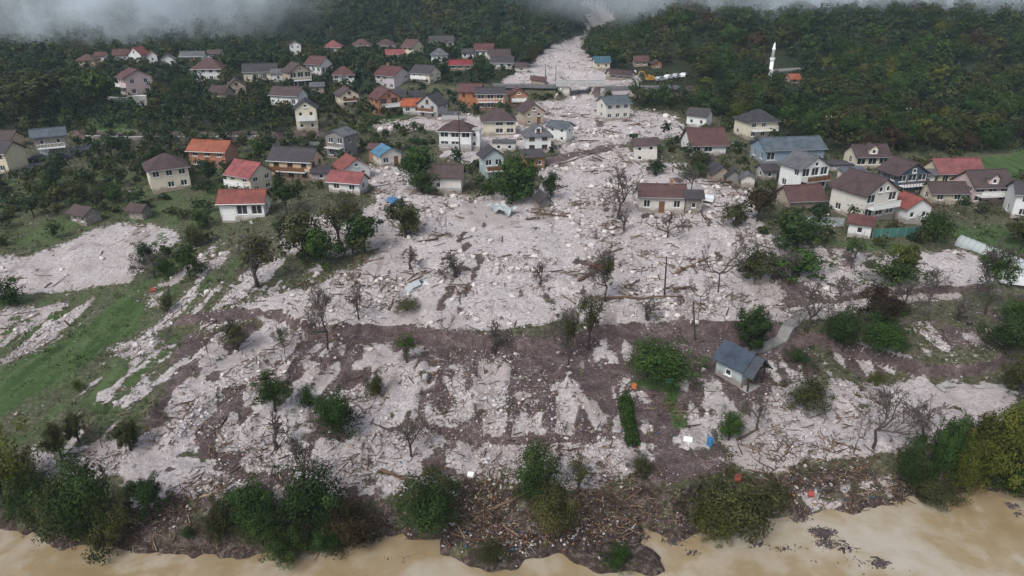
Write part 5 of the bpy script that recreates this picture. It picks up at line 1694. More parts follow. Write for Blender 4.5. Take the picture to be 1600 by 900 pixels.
pole(1038, 462, 60, -2, 'wooden utility pole standing upright in the middle gravel', False)
pole(1086, 532, 60, -8, 'leaning wooden pole beside the large green bush', False)
pole(1285, 232, 50, 1, 'utility pole in front of the right woods left of the red roof')
pole(297, 212, 30, 0, 'thin pole by the left road under the dark trees')
pole(719, 250, 72, 0, 'tall pole in front of the white house with grey basement')
pole(1178, 445, 40, 2, 'thin pole in the gravel left of the dark hedge', False, 0.07)
pole(1406, 230, 60, 0, 'utility pole against the woods above the dark blue house')
pole(852, 128, 24, 0, 'pole standing in the flow above the bridge, left one', False)
pole(868, 127, 24, 1, 'pole standing in the flow above the bridge, right one', False)

# ------------------------------------------------------------------ garden shed, polytunnel, fences
house(1146, 604, 60, 30, 37, 1.25, 'gy', 0.95, 'sage', 'slate', 'n', 'garden shed with blue-grey roof and open porch above the lower plots', 'garden_shed', 'shed')
gs = [o for o in bpy.data.objects if o.name.startswith('garden_shed')][0]
Wg = max(v.co.x for v in [c for c in gs.children if c.name.startswith('wall')][0].data.vertices)
Dg = max(v.co.y for v in [c for c in gs.children if c.name.startswith('wall')][0].data.vertices)
Hg = 30 / 12.6
for q in (-1, 1):
    MB().box(q * Wg - .08, q * Wg + .08, -Dg - 1.0, -Dg - 0.84, -1.2, Hg - 0.25).build('post', M['bark'], gs)
MB().box(-Wg - .1, Wg + .1, -Dg - 1.1, -Dg - 0.004, -1.2, -0.05).build('porch_floor', M['concrete'], gs)
MB().box(-Wg - .2, Wg + .2, -Dg - 1.02, -Dg - 0.86, Hg - 0.25, Hg - 0.1).build('porch_beam', M['bark'], gs)
# the porch roof carries the main slopes forward over the posts
v, f = gable_roof_mesh(1.2, 2 * Wg, Wg * 0.95, 0.5, 0.0, 0.15)
pr_ = mesh_obj('porch_roof', v, f, M['r_slate'], gs); pr_.rotation_euler = (0, 0, R(90)); pr_.location = (0, -Dg - 0.4 - 0.6, Hg - 0.02)
d = MB().box(-0.45, 0.45, 0, 0.05, 0, 1.75).build('door', M['framebrown'], gs); d.location = (0.2, -Dg - 0.055, 0)
MB().box(0.3, 0.36, -0.06, -0.003, 0.85, 0.95).build('handle', M['steel'], d)
window_at(gs, Dg, 0.8, 0.8, 0.75, np.array([-Wg, Dg, 0]), np.array([0, -1.0, 0]), np.array([-1.0, 0, 0]), rec=-0.04)

m_, nt, p_, out_ = new_mat('polytunnel_film')
p_.inputs['Base Color'].default_value = (0.55, 0.60, 0.60, 1); p_.inputs['Roughness'].default_value = 0.35
tl = nt.nodes.new('ShaderNodeBsdfTranslucent'); tl.inputs['Color'].default_value = (0.5, 0.56, 0.56, 1); mxs = nt.nodes.new('ShaderNodeMixShader'); mxs.inputs[0].default_value = 0.4
nt.links.new(p_.outputs[0], mxs.inputs[1]); nt.links.new(tl.outputs[0], mxs.inputs[2]); nt.links.new(mxs.outputs[0], out_.inputs['Surface'])
M['film'] = m_
A, B_ = at(1496, 380), at(1625, 432)
pt_ = empty('polytunnel', (A + B_) / 2); dv = B_ - A; Lp = float(np.linalg.norm(dv[:2])); pt_.rotation_euler = (0, -math.atan2(dv[2], Lp), math.atan2(dv[1], dv[0]))
rp = 1.25; vs = []; fs = []
NS = 28
for i in range(NS + 1):
    for k in range(11):
        a = math.pi * k / 10; sag = 1 - 0.05 * abs(math.sin(i * math.pi / 2))
        vs.append((-Lp / 2 + Lp * i / NS, math.cos(a) * rp, math.sin(a) * rp * 1.25 * sag - 0.1))
for i in range(NS):
    for k in range(10): fs.append((i * 11 + k, i * 11 + k + 1, (i + 1) * 11 + k + 1, (i + 1) * 11 + k))
fs += [tuple(range(11))[::-1], tuple(NS * 11 + k for k in range(11))]
mesh_obj('cover', vs, fs, M['film'], pt_, True)
for i in range(0, NS + 1, 2):
    MB().tube([(-Lp / 2 + Lp * i / NS, math.cos(math.pi * k / 8) * (rp + .03), math.sin(math.pi * k / 8) * (rp * 1.25 + .03) - 0.1) for k in range(9)], 0.03, 5).build('hoop', M['steel'], pt_)
tag(pt_, 'long translucent polytunnel at the right edge below the houses', 'polytunnel')

M['greenpaint'] = plain('green_panel', (0.05, 0.16, 0.13), 0.6, 0.3, 2); M['greypaint'] = plain('grey_panel', (0.30, 0.33, 0.33), 0.6, 0.3, 2)


def fence(pts, n, h, mat, label):
    w = [at(*p) for p in pts]; c = np.mean(w, 0); root = empty('fence', c); tag(root, label, 'fence')
    t = np.linspace(0, len(w) - 1, n + 1); Q = np.array([[np.interp(tt, range(len(w)), [q[j] for q in w]) for j in range(3)] for tt in t]) - c
    for i in range(n + 1):
        MB().box(Q[i][0] - .05, Q[i][0] + .05, Q[i][1] - .05, Q[i][1] + .05, Q[i][2] - .5, Q[i][2] + h + .1).build('post', M['steel'], root)
        if i < n:
            a, b2 = Q[i], Q[i + 1]; d_ = (b2 - a) * 0.02; nn = np.array([-(b2 - a)[1], (b2 - a)[0], 0]); nn = nn / np.linalg.norm(nn) * 0.02
            a = a + d_; b2 = b2 - d_
            MB().add([a - nn, b2 - nn, b2 + nn, a + nn, a - nn + [0, 0, h], b2 - nn + [0, 0, h], b2 + nn + [0, 0, h], a + nn + [0, 0, h]],
                     [(3, 2, 1, 0), (4, 5, 6, 7), (0, 1, 5, 4), (1, 2, 6, 5), (2, 3, 7, 6), (3, 0, 4, 7)]).build('panel', mat, root)


fence([(1362, 372), (1420, 370), (1462, 366)], 9, 1.5, M['greenpaint'], 'green panel fence in front of the small red gabled house')
fence([(1258, 350), (1290, 352), (1318, 354)], 6, 1.4, M['greypaint'], 'pale grey panel fence left of the little white outbuilding')
fence([(500, 228), (450, 226), (410, 232)], 6, 0.9, M['steel'], 'low grey fence by the lane above the long orange house')

# ------------------------------------------------------------------ vehicles
def car_paint(n, c): return plain('car_paint_' + n, c, 0.3, 0.12, 1.5)


CARP = dict(dark=car_paint('dark', (0.03, 0.035, 0.04)), white=car_paint('white', (0.62, 0.63, 0.64)), blue=car_paint('blue', (0.06, 0.16, 0.30)), silver=car_paint('silver', (0.36, 0.38, 0.40)),
            red=car_paint('red', (0.40, 0.05, 0.07)), yellow=car_paint('yellow', (0.42, 0.22, 0.05)))


def car(px, py, yaw, paint, label, van=False, tilt=(0, 0), sink=0.0, sc=1.0):
    P = at(px, py); root = empty('car' if not van else 'van', P + np.array([0, 0, -sink]), R(yaw), sc); root.rotation_euler = (R(tilt[0]), R(tilt[1]), R(yaw))
    L = 4.3; w = 0.85
    if van: prof = [(-2.4, .35), (2.4, .35), (2.45, .9), (2.0, 1.15), (1.5, 2.0), (-2.35, 2.05), (-2.45, 1.0)]
    else: prof = [(-2.1, .35), (2.1, .35), (2.15, .75), (1.2, .92), (0.55, 1.4), (-1.1, 1.43), (-1.75, .98), (-2.12, .9)]
    n = len(prof); vs = []
    for q, k in ((-1, 1.0), (1, 1.0)):
        for x, z in prof: vs.append((x, q * w * (0.86 if z > 1.1 else 1.0), z))
    fs = [tuple(range(n)), tuple(range(2 * n - 1, n - 1, -1))] + [(i, n + i, n + (i + 1) % n, (i + 1) % n) for i in range(n)]
    body = mesh_obj('body', vs, fs, CARP[paint], root)
    zz = (1.25, 1.8) if van else (0.98, 1.32)
    for q in (-1, 1):
        a, b2 = sorted((q * (w * 0.93 + 0.012), q * (w * 0.93 + 0.03)))
        MB().box(-1.0 if not van else 0.5, 0.55 if not van else 1.4, a - q * 0.05 if q < 0 else a, b2 if q < 0 else b2, *zz).build('window', M['glass'], root)
    xs = (0.56, 1.2) if not van else (1.52, 1.98)
    zs = (1.40, 0.93) if not van else (1.98, 1.17)
    MB().add([(xs[1] + .02, -.68, zs[1] + .02), (xs[1] + .02, .68, zs[1] + .02), (xs[0] + .02, .64, zs[0]), (xs[0] + .02, -.64, zs[0])], [(0, 1, 2, 3)]).build('windscreen', M['glass'], root)
    for x in (-1.3, 1.3):
        for q in (-1, 1):
            wv = MB().tube([(x, q * w - 0.12 * q, .33), (x, q * w + 0.04 * q, .33)], 0.33, 12).build('wheel', M['rubber'], root)
            MB().tube([(x, q * w + 0.042 * q, .33), (x, q * w + 0.055 * q, .33)], 0.18, 10).build('rim', M['steel'], wv)
    for q in (-1, 1):
        a, b2 = sorted((q * 0.45, q * 0.75))
        MB().box(2.13, 2.17, a, b2, .6, .72).build('headlight', M['white_paint'], root)
    return tag(root, label, 'van' if van else 'car')


car(64, 252, 30, 'dark', 'dark car parked in front of the stone house on the side road')
car(93, 250, 20, 'dark', 'black car right of the stone house on the side road')
for k, (x_, y_, pn, lb) in enumerate([(1032, 127, 'silver', 'silver car left of the parked row beyond the bridge'), (1045, 124, 'white', 'white car second in the parked row beyond the bridge'),
                                      (1057, 122, 'silver', 'silver car in the middle of the parked row beyond the bridge'), (1068, 121, 'white', 'white car at the right of the parked row beyond the bridge')]):
    car(x_, y_, 35 + 10 * k, pn, lb)
car(1150, 114, 5, 'white', 'white car on the far road near the minaret')
car(1590, 446, -20, 'white', 'white van at the right edge below the polytunnel', True)
car(618, 320, 60, 'blue', 'crumpled blue car in the rubble right of the red-roofed bungalow', False, (18, 25), 0.3)
car(654, 447, 25, 'silver', 'grey car wreck half sunk in gravel beside a shrub', False, (12, -15), 0.5, 0.8)
car(1107, 313, 70, 'white', 'white car buried beside the end of the long old house', False, (8, 12), 0.4)

P = at(1014, 128); ex = empty('excavator', P, R(200), 0.75); tag(ex, 'yellow excavator clearing the road beyond the bridge', 'excavator')
for q in (-1, 1):
    tb = MB(); y0, y1 = sorted((q * 0.75, q * 1.25))
    pr = [(-1.7, 0.35), (-1.4, 0), (1.4, 0), (1.7, 0.35), (1.4, 0.75), (-1.4, 0.75)]
    tb.add([(x, y0, z) for x, z in pr] + [(x, y1, z) for x, z in pr], [tuple(range(6)), tuple(range(11, 5, -1))] + [(i, 6 + i, 6 + (i + 1) % 6, (i + 1) % 6) for i in range(6)])
    tb.build('track', M['rubber'], ex)
hs_ = MB().box(-1.8, 1.2, -1.1, 1.1, 0.85, 1.9).box(-1.9, -1.1, -1.05, 1.05, 1.9, 2.2).build('engine_house', CARP['yellow'], ex)
cb = MB().box(0.1, 1.3, 0.1, 1.05, 1.904, 2.9).build('cab', CARP['yellow'], ex)
MB().box(1.302, 1.33, 0.2, .95, 2.0, 2.8).build('windscreen', M['glass'], cb)
MB().tube([(1.0, -0.4, 1.6), (2.6, -0.4, 4.0), (4.2, -0.4, 4.2)], [.25, .28, .2], 4).build('boom', CARP['yellow'], ex)
MB().tube([(4.2, -0.4, 4.2), (5.2, -0.4, 2.0)], [.2, .15], 4).build('stick', CARP['yellow'], ex)
MB().add([(5.0, -.9, 2.0), (5.0, .1, 2.0), (5.5, .1, 1.0), (5.5, -.9, 1.0), (4.6, .1, 1.0), (4.6, -.9, 1.0)], [(0, 1, 2, 3), (0, 5, 4, 1), (3, 2, 4, 5), (1, 4, 2), (0, 3, 5)]).build('bucket', M['steel'], ex)

# ------------------------------------------------------------------ drums, tubs, sheet
def drum(px, py, mat, label, r=0.32, h=0.9, lying=False, name='drum'):
    P = at(px, py); o = empty(name, P, random.random() * 3)
    if lying: o.rotation_euler = (R(85), 0, R(70)); o.location.z += r
    MB().lathe([(r * .96, 0), (r, .03), (r, h * .3), (r * 1.05, h * .33), (r, h * .36), (r, h * .64), (r * 1.05, h * .67), (r, h * .7), (r, h - .03), (r * .96, h)], 16).build('shell', mat, o)
    MB().lathe([(r * .9, h + .003), (r * .85, h + .02)], 16).build('lid', mat, o)
    return tag(o, label, 'drum' if name == 'drum' else name)


M['bluepl'] = plain('blue_plastic', (0.03, 0.16, 0.34), 0.4, 0.15); M['redpl'] = plain('red_plastic', (0.30, 0.05, 0.045), 0.45, 0.15); M['orangepl'] = plain('orange_plastic', (0.45, 0.15, 0.06), 0.5, 0.15)
drum(1068, 690, M['white_paint'], 'white drum lying on the debris right of the dark hedge', .32, 0.85, True)
drum(1109, 695, M['bluepl'], 'upright blue drum near the rounded green bush', .3, 0.8)
drum(1045, 596, M['bluepl'], 'blue tub on the lawn in front of the large green bush', .42, 0.5, False, 'tub')
drum(991, 606, M['orangepl'], 'orange tub at the left end of the lawn strip', .3, 0.45, False, 'tub')
drum(1147, 752, M['redpl'], 'red tub caught in the loose olive bush', .4, 0.6, True, 'tub')
drum(732, 745, M['white_paint'], 'white tank stranded above the debris fan', .3, 0.6, True, 'tank')
drum(1262, 775, M['redpl'], 'red tub on the muddy right bank', .3, 0.5, True, 'tub')
drum(662, 594, M['concrete'], 'pale concrete pipe end in the ruined plot', .4, 0.5, True, 'pipe')


def sheet(px, py, w, d, amp, mat, label, name, cat, seed):
    P = at(px, py); rr = np.random.default_rng(seed); n = 15
    gx, gy = np.meshgrid(np.linspace(-w / 2, w / 2, n), np.linspace(-d / 2, d / 2, n))
    gz = amp * (1 + np.sin(gx * 2.3 + rr.random() * 6) * np.cos(gy * 1.9 + rr.random() * 6)) * .5 + amp * .6 * vn(gx + seed, gy, 0.7, 2) + amp * .45
    gx = gx + 0.35 * vn(gx, gy + seed, 1.2, 3); gy = gy + 0.35 * vn(gx + seed, gy, 1.1, 4)
    vs = np.stack([gx, gy, gz], -1).reshape(-1, 3); vs2 = vs - np.array([0, 0, 0.02])
    V_ = np.concatenate([vs, vs2]); fs = []
    for i in range(n - 1):
        for k in range(n - 1):
            a = i * n + k; fs.append((a, a + 1, a + n + 1, a + n)); fs.append((n * n + a, n * n + a + n, n * n + a + n + 1, n * n + a + 1))
    o = mesh_obj(name, V_, fs, mat, None, True); o.location = P; o.rotation_euler = (0, 0, rr.random() * 3)
    return tag(o, label, cat)


sheet(785, 333, 5.0, 2.6, 0.9, M['film'], 'crumpled translucent plastic sheet on the smooth gravel', 'plastic_sheet', 'sheet', 3)
sheet(930, 422, 2.6, 1.6, 0.7, M['redpl'], 'crumpled red metal wreck lying on a heap of timber', 'metal_wreck', 'wreck', 5)
sheet(240, 456, 1.2, 0.8, 0.3, M['redpl'], 'small red rag on the stony grass slope', 'cloth_rag', 'rag', 6)

# ------------------------------------------------------------------ rocks
PHI = (1 + 5 ** 0.5) / 2
ICO = np.array([(-1, PHI, 0), (1, PHI, 0), (-1, -PHI, 0), (1, -PHI, 0), (0, -1, PHI), (0, 1, PHI), (0, -1, -PHI), (0, 1, -PHI), (PHI, 0, -1), (PHI, 0, 1), (-PHI, 0, -1), (-PHI, 0, 1)]) / math.sqrt(1 + PHI * PHI)
ICF = np.array([(0, 11, 5), (0, 5, 1), (0, 1, 7), (0, 7, 10), (0, 10, 11), (1, 5, 9), (5, 11, 4), (11, 10, 2), (10, 7, 6), (7, 1, 8), (3, 9, 4), (3, 4, 2), (3, 2, 6), (3, 6, 8), (3, 8, 9), (4, 9, 5), (2, 4, 11), (6, 2, 10), (8, 6, 7), (9, 8, 1)])
SMOOTH = [[(540, 425), (600, 385), (670, 365), (720, 318), (800, 310), (850, 292), (865, 340), (800, 395), (720, 400), (650, 440)], [(-200, 470), (-200, 420), (130, 360), (255, 345), (285, 372), (205, 445)],
          [(210, 700), (330, 690), (330, 760), (210, 790)], [(1370, 590), (1640, 590), (1640, 650), (1390, 680)], [(1320, 395), (1560, 395), (1560, 465), (1380, 470)]]
rk = np.random.default_rng(77)
NC = 330000
Yc = np.exp(rk.uniform(np.log(46), np.log(340), NC)); Xc = rk.uniform(-0.86, 0.86, NC) * Yc * 1.06
Zc = h1(Xc, Yc); Wc = zones(Xc, Yc, Zc); PXc, PYc = proj(Xc, Yc, Zc)
vis = (PXc > -30) & (PXc < 1630) & (PYc > 0) & (PYc < 905) & (Zc > 0.05)
clump = sst(-0.45, 0.5, vn(Xc, Yc, 5.0, 1) + 0.5 * vn(Xc, Yc, 1.8, 2))
prob = Wc[0] * (0.12 + 0.75 * clump) + Wc[1] * 0.36 * clump + Wc[5] * 0.16 + Wc[3] * 0.03 * clump
for poly in SMOOTH:
    prob = np.where(poly_sd(PXc, PYc, poly) > 0, prob * 0.13, prob)
prob *= np.where(Yc > 170, 0.5, 1)
prob = np.maximum(prob, 0.5 * np.exp(-((Yc - np.interp(Xc, _bx, _by) - 0.6) / 1.0) ** 2))
ok = vis & (rk.random(NC) < prob * 0.8)
Xr, Yr, Wr = Xc[ok], Yc[ok], Wc[:, ok]; PXr, PYr = PXc[ok], PYc[ok]
Zr = hfull(Xr, Yr, Wr)
sr = FPX / (Yr * CP - (Zr - CAMZ) * SP)
size = 0.075 * (1 - rk.random(len(Xr))) ** (-0.40)
size = np.minimum(size, 0.40) * np.where(Wr[0] > .5, 1.1, 0.85) * np.clip(Yr / 95, 0.55, 1.9)
order = np.argsort(-size * sr)
# the biggest are boulders of their own
NB_ = 280
big = order[:NB_]; rest = order[NB_:][:60000]
bms = []
for k in range(8):
    bm = bmesh.new(); bmesh.ops.create_icosphere(bm, subdivisions=2, radius=1.0)
    r2 = np.random.default_rng(900 + k); ax = r2.uniform(0.75, 1.3, 3); pl = r2.normal(size=(7, 3)); pl /= np.linalg.norm(pl, axis=1, keepdims=True)
    for v_ in bm.verts:
        c = np.array(v_.co); c = c * (1 + 0.12 * r2.normal() * 0.6)
        for n_ in pl:
            dd = c @ n_ - 0.72
            if dd > 0: c = c - n_ * dd * 0.85
        v_.co = c * ax * np.array([1.15, 1.0, 0.75])
    m2 = bpy.data.meshes.new('boulder'); bm.to_mesh(m2); bm.free(); m2.materials.append(M['boulder']); bms.append(m2)
BLAND = [(870, 90, 'in the flow above the bridge'), (920, 175, 'just below the bridge'), (1020, 200, 'between the bridge and the maroon roof'), (640, 205, 'above the bright blue roof'), (620, 290, 'in the rubble tongue by the red roofs'), (900, 260, 'beside the brown bank'), (960, 300, 'around the wide leafless tree'), (850, 370, 'in the upper middle of the gravel plain'),
         (1000, 400, 'below the long old house'), (1130, 330, 'by the end of the long old house'), (1150, 430, 'around the forked leafless tree'), (700, 450, 'in the coarse gravel left of the thorn bush'), (820, 470, 'above the middle of the terrace step'), (560, 470, 'above the tall leafless tree'), (400, 480, 'at the left tip of the gravel plain'), (1000, 490, 'below the long straight pole'),
         (1350, 440, 'on the gravel arm behind the thicket'), (330, 600, 'between the brown ridges'), (260, 730, 'on the lower left gravel'), (430, 720, 'around the leafless tree of the left bank'), (590, 680, 'below the bright green bush'), (715, 620, 'in the left stony strip of the plots'), (780, 620, 'in the right stony strip of the plots'), (870, 640, 'on the bare brown plot'), (860, 720, 'above the debris fan'), (700, 720, 'above the round dark bush'),
         (1000, 650, 'beside the dark hedge'), (1180, 630, 'below the garden shed'), (1260, 670, 'on the lower right gravel'), (1450, 640, 'on the pale flat at right'), (1300, 760, 'on the muddy right bank'), (800, 830, 'on the debris fan'), (120, 560, 'on the left grass slope'), (120, 420, 'on the white gravel at left')]
for k, i in enumerate(big):
    o = bpy.data.objects.new('boulder', bms[k % 8]); COL.objects.link(o)
    s_ = float(size[i]) * 0.95
    o.location = (Xr[i], Yr[i], Zr[i] + s_ * 0.25); o.scale = (s_, s_, s_); o.rotation_euler = (rk.uniform(-.4, .4), rk.uniform(-.4, .4), rk.uniform(0, 6.28))
    lm = min(BLAND, key=lambda q: (q[0] - PXr[i]) ** 2 + 3 * (q[1] - PYr[i]) ** 2)[2]
    lab = '%s limestone boulder %s' % ('large pale' if k < 60 else 'pale', lm); grp = 'boulders ' + lm
    tag(o, lab, 'boulder', grp)
n = len(rest)
jit = 1 + rk.normal(size=(n, 12, 1)) * 0.16
Vv = ICO[None] * jit * rk.uniform(0.65, 1.25, (n, 1, 3)) * np.array([1.1, 1.0, 0.72])
an = rk.uniform(0, 6.28, n); ca, sa = np.cos(an)[:, None], np.sin(an)[:, None]
tlt = rk.uniform(-.5, .5, n)[:, None]
x_, y_, z_ = Vv[..., 0], Vv[..., 1], Vv[..., 2]
y_, z_ = y_ * np.cos(tlt) - z_ * np.sin(tlt), y_ * np.sin(tlt) + z_ * np.cos(tlt)
x_, y_ = x_ * ca - y_ * sa, x_ * sa + y_ * ca
sz = size[rest][:, None]
Vv = np.stack([x_ * sz + Xr[rest][:, None], y_ * sz + Yr[rest][:, None], z_ * sz + Zr[rest][:, None] + sz * 0.2], -1).reshape(-1, 3)
Fv = (ICF[None] + (np.arange(n) * 12)[:, None, None]).reshape(-1, 3)
me = fast_mesh('rubble', Vv, Fv, 3)
g_ = rk.uniform(0.28, 0.70, n)
T = np.stack([g_, g_ * 0.94, g_ * 0.925], 1)
br_ = rk.random(n) < np.where(Wr[5][rest] > .4, .6, np.where(Wr[1][rest] > .4, .45, .2))
T[br_] = np.stack([0.22 * g_[br_], 0.14 * g_[br_], 0.11 * g_[br_]], 1) * 1.4
add_col(me, 'tint', np.repeat(T, 12, 0))
o = link_mesh('rubble', me, M['rock']); tag(o, 'loose pale rubble spread over the debris flow and plots', 'rubble', kind='stuff')

# ------------------------------------------------------------------ driftwood: sticks as stuff, logs as things
def sticks_mesh(X, Y, Z, L, r, az, el, T, name, mat, label, cat):
    n = len(X)
    d = np.stack([np.cos(az) * np.cos(el), np.sin(az) * np.cos(el), np.sin(el)], 1)
    u = np.stack([-np.sin(az), np.cos(az), 0 * az], 1); w = np.cross(d, u)
    C = np.stack([X, Y, Z], 1); out = []
    for e_, rr_ in ((-.5, 1.0), (.5, .6)):
        for k in range(4):
            a = 2 * math.pi * k / 4
            out.append(C + d * (e_ * L)[:, None] + (u * math.cos(a) + w * math.sin(a)) * (r * rr_)[:, None])
    V = np.stack(out, 1).reshape(-1, 3)
    q = np.array([(0, 1, 5, 4), (1, 2, 6, 5), (2, 3, 7, 6), (3, 0, 4, 7), (0, 3, 2, 1), (4, 5, 6, 7)])
    me = fast_mesh(name, V, (q[None] + (np.arange(n) * 8)[:, None, None]).reshape(-1, 4), 4)
    add_col(me, 'tint', np.repeat(T, 8, 0))
    return tag(link_mesh(name, me, mat), label, cat, kind='stuff')


def tint_mat(name, rough=0.85):
    m, nt, p, out = new_mat(name); b = NB(nt); a = b.n('ShaderNodeVertexColor', layer_name='tint')
    nn = b.noise(4, 3); b.l(b.mix(b.map(nn, .3, .7, 0, .5), a.outputs[0], b.mix(0.5, a.outputs[0], (0.05, 0.035, 0.03))), p.inputs['Base Color']); p.inputs['Roughness'].default_value = rough
    return m


M['tinted'] = tint_mat('wood_pieces'); M['litter'] = tint_mat('litter_pieces', 0.5)
HEAPS = [(870, 332, 26, 6), (842, 330, 20, 6), (905, 428, 30, 9), (930, 418, 22, 8), (560, 408, 24, 6), (600, 445, 30, 10), (650, 430, 22, 8), (545, 430, 26, 7), (720, 455, 20, 8), (1000, 420, 26, 8), (1075, 410, 30, 10), (985, 452, 26, 6), (1060, 450, 26, 6), (940, 465, 30, 5),
         (690, 370, 20, 6), (1010, 395, 26, 9), (960, 355, 20, 6), (1080, 350, 24, 8), (1060, 340, 30, 6), (930, 250, 20, 6), (990, 255, 18, 8), (950, 205, 22, 8), (900, 180, 16, 6), (870, 170, 14, 5), (1000, 195, 18, 5), (330, 760, 40, 14), (420, 700, 40, 14), (560, 730, 36, 14), (690, 745, 30, 14), (860, 700, 40, 10),
         (770, 770, 46, 26), (750, 800, 50, 28), (880, 790, 60, 22), (960, 760, 50, 20), (1020, 800, 40, 20), (1230, 740, 60, 24), (1300, 700, 50, 14), (1200, 700, 40, 12), (1330, 745, 50, 22), (1430, 780, 40, 10), (260, 800, 40, 16), (300, 770, 40, 12), (640, 770, 30, 16), (80, 830, 30, 10), (800, 840, 60, 20), (950, 830, 50, 14),
         (1210, 670, 36, 12), (1060, 640, 30, 14), (470, 520, 30, 10), (400, 600, 40, 24), (300, 640, 30, 20), (560, 620, 36, 30), (1100, 480, 30, 8), (650, 300, 24, 8), (600, 300, 24, 8), (720, 300, 24, 6), (640, 205, 24, 6), (560, 440, 22, 8), (480, 450, 24, 8), (910, 320, 20, 8), (960, 300, 16, 8), (1150, 460, 24, 6), (1330, 450, 30, 6)]
sk = np.random.default_rng(31)
sx_, sy_, sw_ = [], [], []
for (hx, hy, wx, wy) in HEAPS:
    c = at(hx, hy); s_ = ppm(c)
    k = int(18 + wx * wy * (0.14 if hy > 690 else 0.10))
    dx = sk.normal(size=k) * wx / s_ * 0.55; dy = sk.normal(size=k) * wy / s_ / 0.5 * 0.55
    sx_.append(c[0] + dx); sy_.append(c[1] + dy)
k = 1500
wx_ = sk.uniform(-60, 60, k); wy_ = np.interp(wx_, _bx, _by) + sk.normal(size=k) * 0.9 + 0.5
sx_.append(wx_); sy_.append(wy_)
k = 5200
j = sk.choice(np.where(ok)[0], k); sx_.append(Xc[j] + sk.normal(size=k) * .5); sy_.append(Yc[j] + sk.normal(size=k) * .5)
X = np.concatenate(sx_); Y = np.concatenate(sy_); Z = hfull(X, Y); kk = Z > -0.05; X, Y, Z = X[kk], Y[kk], Z[kk]
n = len(X); L = np.minimum(0.35 + 0.5 * sk.exponential(size=n), 3.0) * np.clip(Y / 80, .8, 1.6); r_ = L * sk.uniform(.015, .04, n) + 0.02
g_ = sk.uniform(.35, 1.25, n)[:, None]
T = np.where(sk.random((n, 1)) < .75, np.array([[0.115, 0.07, 0.045]]), np.array([[0.30, 0.22, 0.15]])) * g_
sticks_mesh(X, Y, Z + r_ + sk.random(n) * .15, L, r_, sk.uniform(0, 6.28, n), sk.normal(size=n) * .22, T, 'driftwood', M['tinted'], 'broken branches and sticks strewn through the debris', 'driftwood')

LOGS = [(905, 440, 940, 420, .22, 'reddish splintered trunk in the heap with the red wreck'), (935, 467, 1068, 465, .16, 'long straight pole lying across the middle gravel'), (1055, 428, 1112, 402, .2, 'dark trunk slanting across the gravel left of the forked leafless tree'),
        (835, 334, 890, 340, .18, 'pale orange trunk in the heap below the wooden hut'), (975, 450, 1000, 438, .14, 'short trunk near the tall half-bare tree'), (1050, 452, 1080, 450, .16, 'short dark log right of the upright pole'),
        (990, 342, 1045, 365, .15, 'trunk washed up below the long old house'), (595, 735, 640, 752, .15, 'straight log lying left of the round dark bush'), (672, 568, 702, 560, .12, 'thin trunk lying at the foot of the terrace step'),
        (760, 800, 830, 770, .17, 'trunk slanting through the debris fan'), (740, 815, 775, 790, .14, 'short trunk on the left of the debris fan'), (860, 800, 930, 785, .16, 'dark trunk along the top of the debris fan'),
        (1300, 690, 1345, 705, .12, 'thin trunk on the gravel behind the right bank'), (1340, 740, 1372, 715, .14, 'bare trunk slanting up the right bank'), (1560, 765, 1600, 775, .14, 'dark log at the waterline near the right edge'),
        (340, 700, 365, 690, .12, 'short log on the left gravel'), (570, 412, 600, 404, .13, 'brown log at the rim of the smooth gravel'), (630, 448, 660, 432, .13, 'log beside the grey car wreck'),
        (1150, 690, 1185, 670, .12, 'thin log right of the rounded green bush'), (1000, 690, 1030, 672, .13, 'log at the foot of the dark hedge'), (1345, 645, 1290, 592, .10, 'straight pale beam on the slope below the mid right thicket'),
        (955, 395, 975, 388, .12, 'small log on the coarse gravel below the wide leafless tree'), (860, 262, 930, 240, .16, 'long timber along the brown bank above the gravel')]
for (a0, a1, b0, b1, r, lab) in LOGS:
    A, B_ = at(a0, a1), at(b0, b1); c = (A + B_) / 2; o = empty('log', c + np.array([0, 0, r * .8])); rr = np.random.default_rng(a0)
    n = 6; pts = [(A + (B_ - A) * i / n) - c + rr.normal(size=3) * r * .35 for i in range(n + 1)]
    MB().tube(pts, [r * (1.15 - .5 * i / n) for i in range(n + 1)], 8).build('trunk', M['wood'], o, True)
    for i in (2, 4):
        if np.linalg.norm(B_ - A) > 3:
            MB().tube([pts[i], pts[i] + rr.normal(size=3) * .5 + np.array([0, 0, .5])], [r * .4, r * .12], 5).build('branch_stub', M['wood'], o)
    tag(o, lab, 'log')

# ------------------------------------------------------------------ litter on the banks, flotsam on the river
lt = np.random.default_rng(61)
cs = [(760, 800, 60, 40, 150), (820, 850, 90, 26, 260), (930, 830, 60, 20, 100), (700, 750, 40, 16, 30), (1230, 745, 60, 26, 30), (1330, 720, 60, 20, 20), (420, 720, 120, 40, 60), (300, 790, 60, 20, 40), (1000, 690, 60, 16, 50), (640, 740, 60, 20, 40), (1280, 770, 40, 14, 60), (900, 640, 100, 40, 60), (1180, 640, 60, 40, 40), (1420, 790, 30, 8, 20), (950, 430, 120, 40, 60)]
X = []; Y = []
for cx_, cy_, wx, wy, k in cs:
    c = at(cx_, cy_) if cy_ < 835 else np.array([*plane_hit(cx_, cy_, .4), .4]); s_ = FPX / (c[1] * CP - (c[2] - CAMZ) * SP)
    X.append(c[0] + lt.normal(size=k) * wx / s_ * .55); Y.append(c[1] + lt.normal(size=k) * wy / s_ / .65 * .55)
X = np.concatenate(X); Y = np.concatenate(Y); Z = hfull(X, Y); kk = Z > .05; X, Y, Z = X[kk], Y[kk], Z[kk]; n = len(X)
